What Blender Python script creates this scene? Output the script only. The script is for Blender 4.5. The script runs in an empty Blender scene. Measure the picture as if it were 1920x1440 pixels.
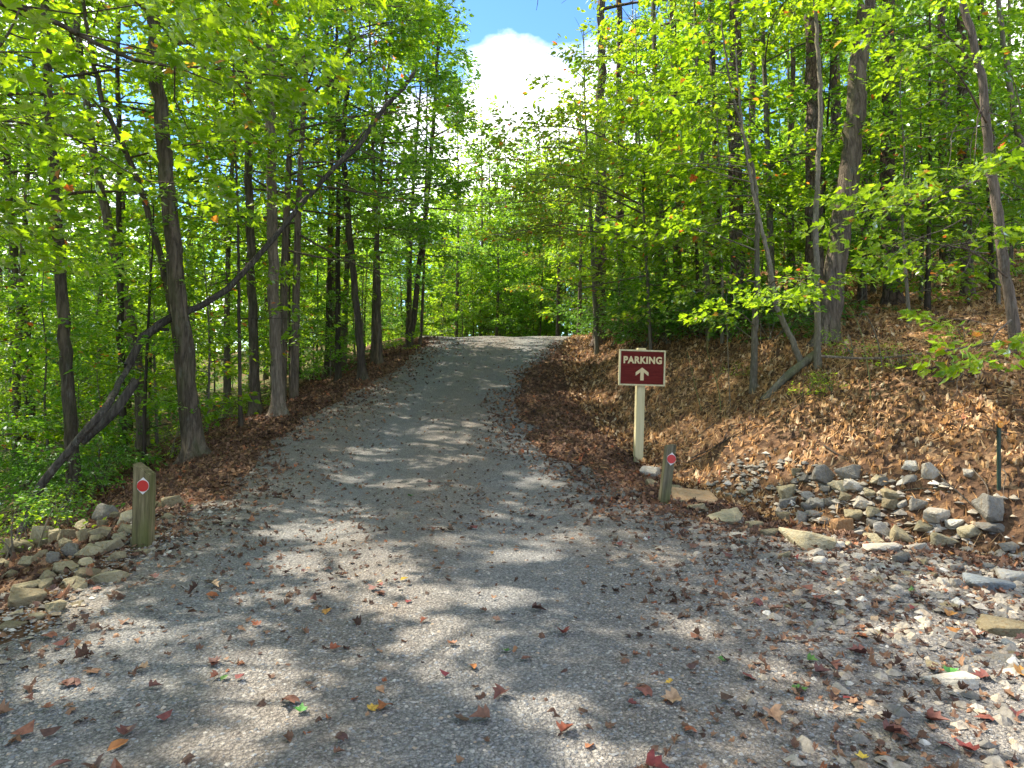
import bpy, bmesh, math, random
import numpy as np
from mathutils import Vector
rs = np.random.RandomState(11)
random.seed(11)
C = bpy.context.scene
COL = C.collection

# ------------------------------------------------------------------ camera, sky, sun
F, CX, HY, CZ = 1297.0, 960.0, 690.0, 1.30          # focal length in photo pixels, horizon row, eye height
cam = bpy.data.cameras.new("camera"); co = bpy.data.objects.new("camera", cam); COL.objects.link(co)
cam.sensor_width = 36; cam.lens = 36 * F / 1920; cam.shift_y = -(720 - HY) / 1920
cam.clip_start = .05; cam.clip_end = 3000
co.location = (0, 0, CZ); co.rotation_euler = (math.pi / 2, 0, 0)
C.camera = co
SUN_AZ, SUN_EL = math.radians(-58), math.radians(50)     # azimuth clockwise from +Y
SUN = np.array([math.sin(SUN_AZ) * math.cos(SUN_EL), math.cos(SUN_AZ) * math.cos(SUN_EL), math.sin(SUN_EL)])
w = bpy.data.worlds.new("World"); C.world = w; w.use_nodes = True
nt = w.node_tree; nt.nodes.clear()
def N(tree, t, **k):
    n = tree.nodes.new(t)
    for a, b in k.items(): setattr(n, a, b)
    return n
out = N(nt, 'ShaderNodeOutputWorld'); bg = N(nt, 'ShaderNodeBackground'); sky = N(nt, 'ShaderNodeTexSky')
sky.sky_type = 'NISHITA'; sky.sun_disc = False; sky.sun_elevation = SUN_EL; sky.sun_rotation = SUN_AZ
sky.ozone_density = 3.0; sky.dust_density = .3; sky.altitude = 2500
tc = N(nt, 'ShaderNodeTexCoord'); mp = N(nt, 'ShaderNodeMapping'); mp.inputs['Scale'].default_value = (1, 1, 1.6)
mp.inputs['Location'].default_value = (3.57, 1.99, 1.09)
cl = N(nt, 'ShaderNodeTexNoise'); cl.inputs['Scale'].default_value = 3.2; cl.inputs['Detail'].default_value = 7; cl.inputs['Roughness'].default_value = .52
cr = N(nt, 'ShaderNodeValToRGB'); cr.color_ramp.elements[0].position = .485; cr.color_ramp.elements[1].position = .60
mx = N(nt, 'ShaderNodeMix', data_type='RGBA'); mx.inputs[7].default_value = (6.8, 7.0, 7.4, 1)
cs = N(nt, 'ShaderNodeTexNoise'); cs.inputs['Scale'].default_value = 9; cs.inputs['Detail'].default_value = 5
cc_ = N(nt, 'ShaderNodeValToRGB'); cc_.color_ramp.elements[0].position = .4; cc_.color_ramp.elements[1].position = .58; cc_.color_ramp.elements[0].color = (5.2, 5.2, 5.3, 1); cc_.color_ramp.elements[1].color = (8.2, 8.1, 7.9, 1)
nt.links.new(mp.outputs[0], cs.inputs['Vector']); nt.links.new(cs.outputs['Fac'], cc_.inputs[0]); nt.links.new(cc_.outputs[0], mx.inputs[7])
nt.links.new(tc.outputs['Generated'], mp.inputs['Vector']); nt.links.new(mp.outputs[0], cl.inputs['Vector'])
nt.links.new(cl.outputs['Fac'], cr.inputs[0]); nt.links.new(cr.outputs[0], mx.inputs[0]); hs = N(nt, 'ShaderNodeHueSaturation'); hs.inputs['Saturation'].default_value = 1.15; hs.inputs['Value'].default_value = .82; nt.links.new(sky.outputs[0], hs.inputs['Color']); nt.links.new(hs.outputs[0], mx.inputs[6])
nt.links.new(mx.outputs[2], bg.inputs[0]); bg.inputs[1].default_value = .15; nt.links.new(bg.outputs[0], out.inputs[0])
sl = bpy.data.lights.new("sun", 'SUN'); so = bpy.data.objects.new("sun", sl); COL.objects.link(so)
sl.energy = 4.1; sl.angle = math.radians(.7); sl.color = (1, .91, .76)
so.rotation_euler = Vector(SUN).to_track_quat('Z', 'Y').to_euler()
C.view_settings.view_transform = 'Standard'; C.view_settings.look = 'None'
C.view_settings.exposure = 1.74; C.view_settings.gamma = 1
cy = C.cycles
cy.max_bounces = 7; cy.diffuse_bounces = 4; cy.glossy_bounces = 2; cy.transmission_bounces = 4; cy.transparent_max_bounces = 4
cy.caustics_reflective = False; cy.caustics_refractive = False; cy.sample_clamp_indirect = 6
try:
    cy.use_denoising = True; cy.denoiser = 'OPENIMAGEDENOISE'
except Exception: pass

# ------------------------------------------------------------------ helpers
def tag(o, label=None, cat=None, group=None, kind=None):
    for k, v in (('label', label), ('category', cat), ('group', group), ('kind', kind)):
        if v: o[k] = v
    return o
def empty(name, loc, label=None, cat=None, group=None):
    o = bpy.data.objects.new(name, None); COL.objects.link(o); o.location = loc; o.empty_display_size = .2
    return tag(o, label, cat, group)
def link(name, me, parent=None, loc=None, mat=None):
    o = bpy.data.objects.new(name, me); COL.objects.link(o)
    if parent: o.parent = parent
    if loc is not None: o.location = loc
    if mat and not me.materials: me.materials.append(mat)
    return o
def mesh_np(name, V, faces, smooth=False):
    """faces: list of int arrays (n, k), any k"""
    me = bpy.data.meshes.new(name)
    V = np.asarray(V, np.float32).reshape(-1, 3)
    me.vertices.add(len(V)); me.vertices.foreach_set('co', V.ravel())
    faces = [np.asarray(f, np.int32) for f in faces if len(f)]
    nl = sum(f.size for f in faces); npoly = sum(len(f) for f in faces)
    me.loops.add(nl); me.loops.foreach_set('vertex_index', np.concatenate([f.ravel() for f in faces]))
    me.polygons.add(npoly)
    st = []; s = 0
    for f in faces:
        st.append(s + np.arange(len(f)) * f.shape[1]); s += f.size
    me.polygons.foreach_set('loop_start', np.concatenate(st).astype(np.int32))
    me.polygons.foreach_set('use_smooth', np.full(npoly, smooth, dtype=bool))
    me.update(calc_edges=True)
    return me
def bm_mesh(bm, name, smooth=False):
    me = bpy.data.meshes.new(name); bm.normal_update(); bm.to_mesh(me); bm.free()
    if smooth: me.polygons.foreach_set('use_smooth', [True] * len(me.polygons))
    return me
def hash2(i, j, s):
    h = np.sin(i * 127.1 + j * 311.7 + s * 74.7) * 43758.5453
    return h - np.floor(h)
def vnoise(x, y, s=0):
    i, j = np.floor(x), np.floor(y); u, v = x - i, y - j
    u = u * u * (3 - 2 * u); v = v * v * (3 - 2 * v)
    a, b, c, d = hash2(i, j, s), hash2(i + 1, j, s), hash2(i, j + 1, s), hash2(i + 1, j + 1, s)
    return (a * (1 - u) + b * u) * (1 - v) + (c * (1 - u) + d * u) * v
def fbm(x, y, s=0, o=3):
    r = 0; a = .5
    for k in range(o): r = r + a * vnoise(x * 2 ** k, y * 2 ** k, s + k); a *= .5
    return r

# ------------------------------------------------------------------ terrain
_ys = np.arange(-60, 320, .1)
_zr = np.interp(_ys, [-60, 0, 6, 8, 10, 12, 15, 18, 20, 22, 24, 28, 40, 100, 320], [-.3, -.03, 0, .06, .3, .64, 1.22, 1.85, 2.14, 2.31, 2.36, 2.32, 2.1, 1.2, 0])
_k = np.exp(-np.linspace(-2, 2, 21) ** 2); _zr = np.convolve(np.pad(_zr, 10, 'edge'), _k / _k.sum(), 'valid')
def zroad(y): return np.interp(y, _ys, _zr)
def xleft(y): return np.interp(y, [-20, 0, 3, 4.5, 6.5, 9.7, 12, 15, 18, 21, 26, 32, 45], [-2.6, -2.6, -2.6, -2.75, -3.25, -3.9, -3.85, -3.1, -2.5, -2.6, -4.5, -10, -25])
def gl(y): return np.interp(y, [-20, 0, 3.5, 5.3, 9.5, 11.8, 15.3, 19.5, 26, 32, 45], [-2.5, -2.5, -2.5, -2.7, -3.4, -3.2, -2.5, -2.35, -4.2, -9.5, -24])
def gr(y): return np.interp(y, [-20, 2.6, 3.2, 4.4, 5.2, 6, 8, 9.5, 12.3, 15.5, 18, 21, 26, 32, 45], [30, 30, 7.5, 3.6, 2.4, 1.6, 1.0, .5, .1, .5, 1.25, 2.3, 3.1, 1, -6])
TOE = np.array([(40, 2.0), (14, 3.0), (6, 3.9), (4, 4.95), (2.75, 6.3), (2.05, 8.2), (1.7, 10.5), (1.45, 13), (1.5, 16), (1.75, 19), (2.3, 22), (3.4, 26), (4.2, 34), (4, 60), (0, 320)], float)
def dtoe(x, y):
    best = np.full(np.shape(x), 1e9); sgn = np.ones(np.shape(x))
    for (a, b) in zip(TOE[:-1], TOE[1:]):
        d = b - a; t = np.clip(((x - a[0]) * d[0] + (y - a[1]) * d[1]) / (d @ d), 0, 1)
        ex, ey = x - (a[0] + t * d[0]), y - (a[1] + t * d[1]); q = ex * ex + ey * ey
        m = q < best; best = np.where(m, q, best); sgn = np.where(m, np.sign(d[1] * ex - d[0] * ey), sgn)
    return np.sqrt(best) * sgn
def g(x, y):
    x = np.asarray(x, float); y = np.asarray(y, float)
    d = dtoe(x, y); z = zroad(y)
    z = np.where((d > 0) & (y < 6), zroad(y + np.clip(d, 0, 3) * .3), z)
    dl = np.clip(xleft(y) + .25 * (vnoise(y * .9, y * 0, 5) - .5) - x, 0, None)
    z = z - np.interp(dl, [0, .5, 1.5, 3, 6, 12, 30, 100], [0, .1, .45, .95, 1.75, 2.9, 5, 8])
    z = z + np.interp(d, [0, .3, 1, 2.2, 3.5, 7, 15, 40, 150], [0, .12, .58, 1.28, 1.6, 2.2, 2.95, 4.5, 9])
    # ditch at the foot of the bank, deepest at the riprap
    dep = np.interp(y, [3, 4.6, 5.6, 7, 9, 14, 20], [.08, .22, .3, .2, .13, .08, .02]) * np.interp(x, [1, 2, 6, 9], [1, 1, 1, .3])
    z = z - dep * np.exp(-(d / .5) ** 2)
    off = np.clip(np.maximum(d, dl) / 1.0, 0, 1)
    on = np.clip((x - gl(y)) / .8, 0, 1) * np.clip((gr(y) - x) / .8, 0, 1)
    z = z + off * (fbm(x * .8, y * .8, 3) - .45) * .22 + off * (fbm(x * 3.5, y * 3.5, 9) - .45) * .09 * np.clip(60 / (y * y + 20), 0, 1)
    z = z - .035 * on * (np.exp(-((x + 1.7 + .0) / .45) ** 2) + np.exp(-((x - .1) / .4) ** 2)) * np.clip((y - 3) / 3, 0, 1)
    z = z + (fbm(x * 1.5, y * 1.5, 21) - .45) * .03
    return z
_gx = np.arange(-20, 16, .1); _gy = np.arange(-10, 40, .1)
_G = g(*np.meshgrid(_gx, _gy, indexing='ij'))
def gq(x, y):
    i = np.clip(((x + 20) / .1).astype(int), 0, len(_gx) - 1); j = np.clip(((y + 10) / .1).astype(int), 0, len(_gy) - 1)
    return _G[i, j]
def g1(x, y): return float(g(np.array([x]), np.array([y]))[0])
def hit(px, py, near=1.5, far=60):
    y = np.arange(near, far, .02); x = (px - CX) / F * y; z = CZ + (HY - py) / F * y
    k = np.nonzero(z <= g(x, y))[0]; k = k[0] if len(k) else -1
    return np.array([x[k], y[k], float(g(x[k:k + 1], y[k:k + 1])[0]) if k >= 0 else z[k]])
def at(px, py, y): return np.array([(px - CX) / F * y, y, CZ + (HY - py) / F * y])

# leaves are cut from the canopy so sun lands in these ground ellipses
SUNNY = [(850, 812, 120, 24), (1085, 830, 120, 22), (870, 727, 90, 8), (790, 742, 60, 6), (1015, 905, 50, 16),
 (650, 1010, 65, 28), (700, 1060, 75, 40), (740, 1130, 85, 45), (800, 1210, 75, 50), (860, 1290, 70, 42), (970, 1042, 75, 15),
 (920, 1125, 70, 20), (1040, 1340, 80, 32), (1080, 1415, 80, 40), (560, 1000, 80, 16), (560, 1060, 60, 22), (250, 1190, 80, 24),
 (470, 1250, 90, 28), (520, 1335, 100, 40), (420, 1400, 120, 30), (150, 1130, 60, 20), (1300, 1180, 40, 15), (1700, 1180, 120, 22), (1560, 1330, 90, 20),
 (1480, 850, 240, 72), (1700, 770, 180, 68), (1600, 805, 190, 55), (1850, 850, 110, 110), (1740, 960, 160, 42), (1600, 1028, 170, 30), (1860, 1000, 90, 36),
 (1300, 885, 90, 30), (1330, 830, 110, 42), (1135, 655, 60, 26), (1200, 700, 60, 32), (1800, 540, 110, 32), (1750, 625, 110, 14), (1560, 740, 60, 16), (1120, 745, 50, 14),
 (330, 935, 35, 14), (525, 795, 60, 12), (1080, 680, 30, 8), (100, 1000, 50, 25), (40, 1120, 50, 25), (680, 850, 60, 8), (960, 640, 60, 5), (1800, 1095, 90, 18)]
def px_road(b, a): return a < 1150 and b > 780
def lit_gap(P):
    P = np.asarray(P, float); t = np.zeros(len(P)); x, y = P[:, 0], P[:, 1]
    for _ in range(4):
        t = (P[:, 2] - gq(P[:, 0] - t * SUN[0], P[:, 1] - t * SUN[1])) / SUN[2] * .5 + t * .5 if _ else (P[:, 2] - .3) / SUN[2]
    x, y = P[:, 0] - t * SUN[0], P[:, 1] - t * SUN[1]
    z = gq(x, y); ok = (y > 1.5) & (y < 26)
    yy = np.where(ok, y, 5.); px = CX + x / yy * F; py = HY - (z - CZ) / yy * F
    pr = np.zeros(len(P)); nz = fbm(x * 3, y * 3, 31) * 1.2 + .6 * vnoise(x * 8, y * 8, 33) - .3
    for a, b, c, d in SUNNY:
        road = a < 1150 and b > 780
        if road: c, d = c * 1.25, d * 1.35
        r2 = ((px - a) / c) ** 2 + ((py - b) / d) ** 2
        pr = np.maximum(pr, np.clip((.75 + nz - r2) / (.9 if road else .35), 0, 1))
    pr = np.maximum(pr, .85 * np.clip((fbm(x * 1.6, y * 1.6, 37) - .52) * 9, 0, 1) * (y > 6))
    return (hash2(np.floor(P[:, 0] * 911), np.floor(P[:, 1] * 733), 3) < pr) & ok
def clearing(P):                                          # open sky above the drive
    return (P[:, 1] > 9) & (P[:, 1] < 34) & (P[:, 2] > 4.6 + .1 * P[:, 1]) & (P[:, 0] > -1.1 + .3 * np.sin(P[:, 2] * 2)) & (P[:, 0] < 1.9 + .3 * np.sin(P[:, 2] * 1.7 + 1))

# ------------------------------------------------------------------ materials
def mat(name):
    m = bpy.data.materials.new(name); m.use_nodes = True; t = m.node_tree; t.nodes.clear()
    o = N(t, 'ShaderNodeOutputMaterial'); return m, t, o
def ramp(t, stops, src, interp='LINEAR'):
    r = N(t, 'ShaderNodeValToRGB'); r.color_ramp.interpolation = interp; e = r.color_ramp.elements
    while len(e) < len(stops): e.new(.5)
    for k, (p, c) in enumerate(stops): e[k].position = p; e[k].color = (*c, 1)
    t.links.new(src, r.inputs[0]); return r.outputs[0]
def noise(t, vec, scale, detail=4, rough=.55, out='Fac'):
    n = N(t, 'ShaderNodeTexNoise'); n.inputs['Scale'].default_value = scale; n.inputs['Detail'].default_value = detail; n.inputs['Roughness'].default_value = rough
    if vec: t.links.new(vec, n.inputs['Vector'])
    return n.outputs[out]
def voro(t, vec, scale, feat='F1', out='Distance', rnd=1):
    n = N(t, 'ShaderNodeTexVoronoi', feature=feat); n.inputs['Scale'].default_value = scale; n.inputs['Randomness'].default_value = rnd
    if vec: t.links.new(vec, n.inputs['Vector'])
    return n.outputs[out]
def mixc(t, f, a, b, mode='MIX'):
    n = N(t, 'ShaderNodeMix', data_type='RGBA', blend_type=mode)
    for s, v in ((0, f), (6, a), (7, b)):
        if isinstance(v, (int, float)): n.inputs[s].default_value = v
        elif isinstance(v, tuple): n.inputs[s].default_value = (*v, 1)
        else: t.links.new(v, n.inputs[s])
    return n.outputs[2]
def mth(t, op, a, b=0., clamp=False):
    n = N(t, 'ShaderNodeMath', operation=op, use_clamp=clamp)
    for s, v in ((0, a), (1, b)):
        if isinstance(v, (int, float)): n.inputs[s].default_value = v
        else: t.links.new(v, n.inputs[s])
    return n.outputs[0]
def bump(t, h, strength, dist=.01, normal=None):
    b = N(t, 'ShaderNodeBump'); b.inputs['Strength'].default_value = strength; b.inputs['Distance'].default_value = dist
    t.links.new(h, b.inputs['Height'])
    if normal: t.links.new(normal, b.inputs['Normal'])
    return b.outputs[0]
def pbsdf(t, o, col, rough=.85, nrm=None, spec=.3):
    p = N(t, 'ShaderNodeBsdfPrincipled'); p.inputs['Roughness'].default_value = rough; p.inputs['Specular IOR Level'].default_value = spec
    if isinstance(col, tuple): p.inputs['Base Color'].default_value = (*col, 1)
    else: t.links.new(col, p.inputs['Base Color'])
    if nrm: t.links.new(nrm, p.inputs['Normal'])
    t.links.new(p.outputs[0], o.inputs[0]); return p
def mapped(t, scale, src='Object'):
    c = N(t, 'ShaderNodeTexCoord'); m = N(t, 'ShaderNodeMapping'); m.inputs['Scale'].default_value = scale
    t.links.new(c.outputs[src], m.inputs['Vector']); return m.outputs[0]
def rnd_island(t):
    gnode = N(t, 'ShaderNodeNewGeometry'); return gnode.outputs['Random Per Island']
def rnd_obj(t): return N(t, 'ShaderNodeObjectInfo').outputs['Random']

def leaf_mat(name, dark, mid, light, trans, accents=None, share=.97, tw=.5):
    m, t, o = mat(name); r = rnd_island(t); v = mapped(t, (1, 1, 1)); big = noise(t, v, 1.1, 2)
    f = mth(t, 'ADD', mth(t, 'MULTIPLY', r, .6), mth(t, 'MULTIPLY', big, .55)); f = mth(t, 'ADD', f, mth(t, 'MULTIPLY', rnd_obj(t), .2))
    col = ramp(t, [(.3, dark), (.62, mid), (1, light)], f)
    tr = mixc(t, .35, trans, mixc(t, 1., col, (6, 6, 6), 'MULTIPLY'))
    if accents:
        r2 = mth(t, 'FRACT', mth(t, 'MULTIPLY', r, 37.7)); a = ramp(t, accents, mth(t, 'FRACT', mth(t, 'MULTIPLY', r, 91.3)))
        k = mth(t, 'GREATER_THAN', r2, share); col = mixc(t, k, col, a); tr = mixc(t, k, tr, mixc(t, 1., a, (1.6, 1.4, 1.2), 'MULTIPLY'))
    d = N(t, 'ShaderNodeBsdfDiffuse'); tl = N(t, 'ShaderNodeBsdfTranslucent'); gl_ = N(t, 'ShaderNodeBsdfGlossy'); gl_.inputs['Roughness'].default_value = .42
    t.links.new(col, d.inputs[0]); t.links.new(tr, tl.inputs[0]); gl_.inputs[0].default_value = (.9, .95, 1, 1)
    a = N(t, 'ShaderNodeMixShader'); a.inputs[0].default_value = tw; t.links.new(d.outputs[0], a.inputs[1]); t.links.new(tl.outputs[0], a.inputs[2])
    fr = N(t, 'ShaderNodeFresnel'); fr.inputs[0].default_value = 1.38
    b = N(t, 'ShaderNodeMixShader'); t.links.new(mth(t, 'MULTIPLY', fr.outputs[0], .32), b.inputs[0])
    t.links.new(a.outputs[0], b.inputs[1]); t.links.new(gl_.outputs[0], b.inputs[2]); t.links.new(b.outputs[0], o.inputs[0]); return m
AUT = [(0, (.5, .11, .03)), (.5, (.55, .2, .03)), (1, (.5, .33, .04))]
M_maple = leaf_mat("maple_leaves", (.026, .088, .004), (.07, .15, .005), (.135, .205, .006), (.48, .62, .005), AUT, .985, .55)
M_oak = leaf_mat("oak_leaves", (.02, .08, .006), (.052, .135, .007), (.095, .185, .008), (.34, .54, .008), AUT, .996, .5)
M_far = leaf_mat("far_leaves", (.04, .11, .01), (.08, .17, .012), (.12, .215, .014), (.48, .68, .012), None, 1, .5)
M_dogw = leaf_mat("dogwood_leaves", (.045, .095, .01), (.09, .155, .012), (.15, .2, .015), (.48, .6, .012), AUT, .94, .5)
M_shrub = leaf_mat("shrub_leaves", (.02, .07, .012), (.04, .115, .014), (.075, .16, .016), (.26, .48, .02), None, 1, .45)
M_pine = leaf_mat("pine_needles", (.05, .09, .03), (.08, .13, .035), (.12, .16, .04), (.16, .24, .05), None, 1, .3)

def bark_mat(name, dark, light, tint, plate=(16, 16, 2.2), st=1., moss=0.):
    m, t, o = mat(name); v = mapped(t, plate); v2 = mapped(t, (1, 1, .35))
    wv = N(t, 'ShaderNodeVectorMath', operation='ADD'); t.links.new(v, wv.inputs[0])
    nn = noise(t, v, .8, 3, .6, 'Color'); t.links.new(nn, wv.inputs[1])
    n1 = noise(t, v, 2.2, 8, .75); n2 = noise(t, v2, 2.5, 4)
    if 'pine' in name: e = mth(t, 'MULTIPLY', mth(t, 'MINIMUM', voro(t, wv.outputs[0], 1.0, 'DISTANCE_TO_EDGE'), .2), 2.2)
    else: e = mth(t, 'MULTIPLY', mth(t, 'ABSOLUTE', mth(t, 'SUBTRACT', noise(t, v, .75, 5, .6), .5)), 2.6)
    h = mth(t, 'ADD', e, mth(t, 'MULTIPLY', n1, .75))
    c = ramp(t, [(.2, dark), (.6, light), (1, tuple(min(1, x * 1.5) for x in light))], h)
    c = mixc(t, ramp(t, [(.42, (0, 0, 0)), (.68, (1, 1, 1))], n2), c, mixc(t, 1., c, tint, 'MULTIPLY'))
    hv = N(t, 'ShaderNodeHueSaturation'); t.links.new(c, hv.inputs['Color']); t.links.new(mth(t, 'ADD', mth(t, 'MULTIPLY', rnd_obj(t), .5), .75), hv.inputs['Value']); c = hv.outputs[0]
    c = mixc(t, mth(t, 'MULTIPLY', ramp(t, [(.58, (0, 0, 0)), (.66, (1, 1, 1))], noise(t, v2, 9, 6, .7)), .5), c, (.21, .21, .18))
    if moss: c = mixc(t, mth(t, 'MULTIPLY', ramp(t, [(.5, (0, 0, 0)), (.65, (1, 1, 1))], noise(t, v2, 5, 4)), moss), c, (.06, .085, .025))
    pbsdf(t, o, c, .92, bump(t, h, min(1., st * 1.2), .06), .15); return m
M_oakbark = bark_mat("oak_bark", (.022, .017, .013), (.15, .12, .093), (1.25, 1.2, 1.1), moss=.35)
M_palebark = bark_mat("pale_bark", (.055, .043, .033), (.2, .162, .128), (1.2, 1.15, 1.1), (22, 22, 2.6), .7, .1)
M_pinebark = bark_mat("pine_bark", (.035, .027, .023), (.15, .118, .1), (1.15, .9, .8), (13, 13, 4.5), 1.)
M_thinbark = bark_mat("sapling_bark", (.075, .066, .05), (.17, .15, .118), (1.25, 1.2, 1.05), (30, 30, 8), .4, .4)
M_deadbark = bark_mat("dead_wood", (.03, .026, .023), (.13, .115, .1), (.7, .65, .62), (20, 20, 2), .8)
M_darkbark = bark_mat("dark_bark", (.026, .021, .017), (.09, .072, .058), (1.2, 1.15, 1.05), moss=.3)

def gravel_mat():
    m, t, o = mat("road_gravel"); v = mapped(t, (1, 1, 1))
    a, b, c3 = voro(t, v, 62), voro(t, v, 150), voro(t, v, 27)
    ca = N(t, 'ShaderNodeSeparateColor'); t.links.new(voro(t, v, 62, out='Color'), ca.inputs[0])
    cb = N(t, 'ShaderNodeSeparateColor'); t.links.new(voro(t, v, 150, out='Color'), cb.inputs[0])
    st = ramp(t, [(0, (.13, .135, .14)), (.35, (.23, .235, .235)), (.7, (.33, .325, .31)), (.9, (.44, .42, .385)), (1, (.6, .58, .53))], ca.outputs[0])
    st2 = ramp(t, [(0, (.10, .1, .1)), (.5, (.24, .235, .225)), (1, (.42, .4, .37))], cb.outputs[1])
    base = mixc(t, ramp(t, [(.35, (0, 0, 0)), (.55, (1, 1, 1))], noise(t, v, 9, 4)), st, st2)
    sep = N(t, 'ShaderNodeSeparateXYZ'); t.links.new(v, sep.inputs[0])
    big = noise(t, v, .55, 5, .6); med = noise(t, v, 2.6, 5, .6)
    dust = ramp(t, [(.42, (0, 0, 0)), (.62, (1, 1, 1))], mth(t, 'ADD', mth(t, 'MULTIPLY', big, .65), mth(t, 'MULTIPLY', med, .4)))
    base = mixc(t, 1., base, (.95, .95, .95), 'MULTIPLY'); base = mixc(t, mth(t, 'MULTIPLY', dust, .38), base, (.26, .205, .15))
    blue = ramp(t, [(.44, (0, 0, 0)), (.64, (1, 1, 1))], noise(t, v, .8, 5, .62))
    base = mixc(t, mth(t, 'MULTIPLY', blue, .4), base, mixc(t, 1., base, (.8, .88, 1.0), 'MULTIPLY'))
    moss = ramp(t, [(.62, (0, 0, 0)), (.74, (1, 1, 1))], noise(t, mapped(t, (1, .35, 1)), 1.7, 5)); base = mixc(t, mth(t, 'MULTIPLY', moss, .25), base, (.16, .17, .06))
    brown = ramp(t, [(.56, (0, 0, 0)), (.7, (1, 1, 1))], noise(t, v, 5.5, 6, .68)); base = mixc(t, mth(t, 'MULTIPLY', brown, .4), base, (.11, .068, .045))
    ta_ = N(t, 'ShaderNodeAttribute', attribute_name='track').outputs['Fac']; tk = mth(t, 'MULTIPLY', ta_, ramp(t, [(.3, (.25, .25, .25)), (.6, (1, 1, 1))], med))
    base = mixc(t, mth(t, 'MULTIPLY', mth(t, 'SUBTRACT', 1., ta_), .3), base, (.2, .15, .105)); base = mixc(t, mth(t, 'MULTIPLY', tk, .6), base, mixc(t, .5, st2, (.17, .178, .185)))
    h = mth(t, 'SUBTRACT', 1., mth(t, 'ADD', mth(t, 'MULTIPLY', a, .8), mth(t, 'MULTIPLY', b, .45)))
    dk = ramp(t, [(.2, (.25, .25, .25)), (.55, (1, 1, 1))], h); base = mixc(t, .6, base, mixc(t, 1., base, dk, 'MULTIPLY'))
    pbsdf(t, o, base, .9, bump(t, mth(t, 'ADD', h, mth(t, 'MULTIPLY', med, .6)), .9, .016), .25); return m
def soil_mat():
    m, t, o = mat("forest_floor"); v = mapped(t, (1, 1, 1))
    s = N(t, 'ShaderNodeSeparateColor'); t.links.new(voro(t, v, 17, out='Color'), s.inputs[0]); d = voro(t, v, 17)
    c = ramp(t, [(0, (.05, .03, .02)), (.4, (.12, .065, .035)), (.75, (.21, .115, .055)), (1, (.32, .21, .12))], s.outputs[0])
    c = mixc(t, ramp(t, [(.4, (0, 0, 0)), (.65, (1, 1, 1))], noise(t, v, 4, 5, .65)), c, (.1, .06, .038))
    at_ = N(t, 'ShaderNodeAttribute', attribute_name='green'); c = mixc(t, mth(t, 'MULTIPLY', at_.outputs['Fac'], ramp(t, [(.38, (0, 0, 0)), (.6, (1, 1, 1))], noise(t, v, 1.4, 5, .6))), c, (.055, .1, .022))
    pbsdf(t, o, c, .95, bump(t, mth(t, 'ADD', d, noise(t, v, 30, 4)), .9, .03), .1); return m
def rock_mat(name, a, b, c):
    m, t, o = mat(name); v = mapped(t, (1, 1, 1)); r = rnd_obj(t)
    f = mth(t, 'ADD', mth(t, 'MULTIPLY', noise(t, v, 6, 8, .65), .55), mth(t, 'MULTIPLY', r, .45))
    col = ramp(t, [(.25, a), (.55, b), (.85, c)], f)
    col = mixc(t, ramp(t, [(.52, (0, 0, 0)), (.68, (1, 1, 1))], noise(t, v, 9, 6, .7)), col, mixc(t, 1., col, (.9, .72, .5), 'MULTIPLY'))
    col = mixc(t, mth(t, 'MULTIPLY', ramp(t, [(.55, (0, 0, 0)), (.7, (1, 1, 1))], noise(t, v, 30, 5, .7)), .6), col, mixc(t, 1., col, (.45, .43, .42), 'MULTIPLY'))
    pbsdf(t, o, col, .9, bump(t, mth(t, 'ADD', noise(t, v, 22, 8, .7), mth(t, 'MULTIPLY', noise(t, v, 5, 3), 2.)), .7, .02), .25); return m
M_gravel, M_soil = gravel_mat(), soil_mat()
M_tan = rock_mat("tan_stone", (.17, .14, .085), (.29, .25, .155), (.43, .385, .27))
M_grey = rock_mat("grey_stone", (.13, .122, .105), (.235, .22, .19), (.38, .36, .32))
M_pale = rock_mat("pale_stone", (.3, .27, .22), (.45, .41, .34), (.6, .56, .48))
M_blue = rock_mat("blue_grey_stone", (.07, .085, .095), (.13, .15, .16), (.26, .28, .29))
M_rust = rock_mat("rust_stone", (.2, .11, .05), (.33, .2, .1), (.45, .32, .19))
def stones_mat():
    m, t, o = mat("loose_gravel"); r = rnd_island(t); v = mapped(t, (1, 1, 1))
    c = ramp(t, [(0, (.12, .125, .13)), (.3, (.19, .195, .2)), (.6, (.27, .27, .26)), (.78, (.34, .32, .285)), (.93, (.33, .25, .17)), (1, (.44, .41, .36))], r)
    pbsdf(t, o, mixc(t, .5, c, mixc(t, 1., c, ramp(t, [(.3, (.6, .6, .6)), (.7, (1.2, 1.2, 1.2))], noise(t, v, 90, 3)), 'MULTIPLY')), .9, bump(t, noise(t, v, 160, 4), .4, .004), .25); return m
M_stones = stones_mat()
def stones2_mat():
    m, t, o = mat("broken_stone"); r = rnd_island(t); v = mapped(t, (1, 1, 1)); n1 = noise(t, v, 45, 6, .7)
    c = ramp(t, [(0, (.13, .125, .115)), (.3, (.23, .21, .18)), (.55, (.31, .27, .21)), (.8, (.38, .34, .28)), (.88, (.3, .22, .14)), (.93, (.46, .43, .37)), (1, (.58, .55, .49))], r)
    pbsdf(t, o, mixc(t, .7, c, mixc(t, 1., c, ramp(t, [(.35, (.5, .48, .46)), (.65, (1.25, 1.25, 1.25))], n1), 'MULTIPLY')), .9, bump(t, n1, .7, .01), .2); return m
M_stones2 = stones2_mat()
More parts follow.
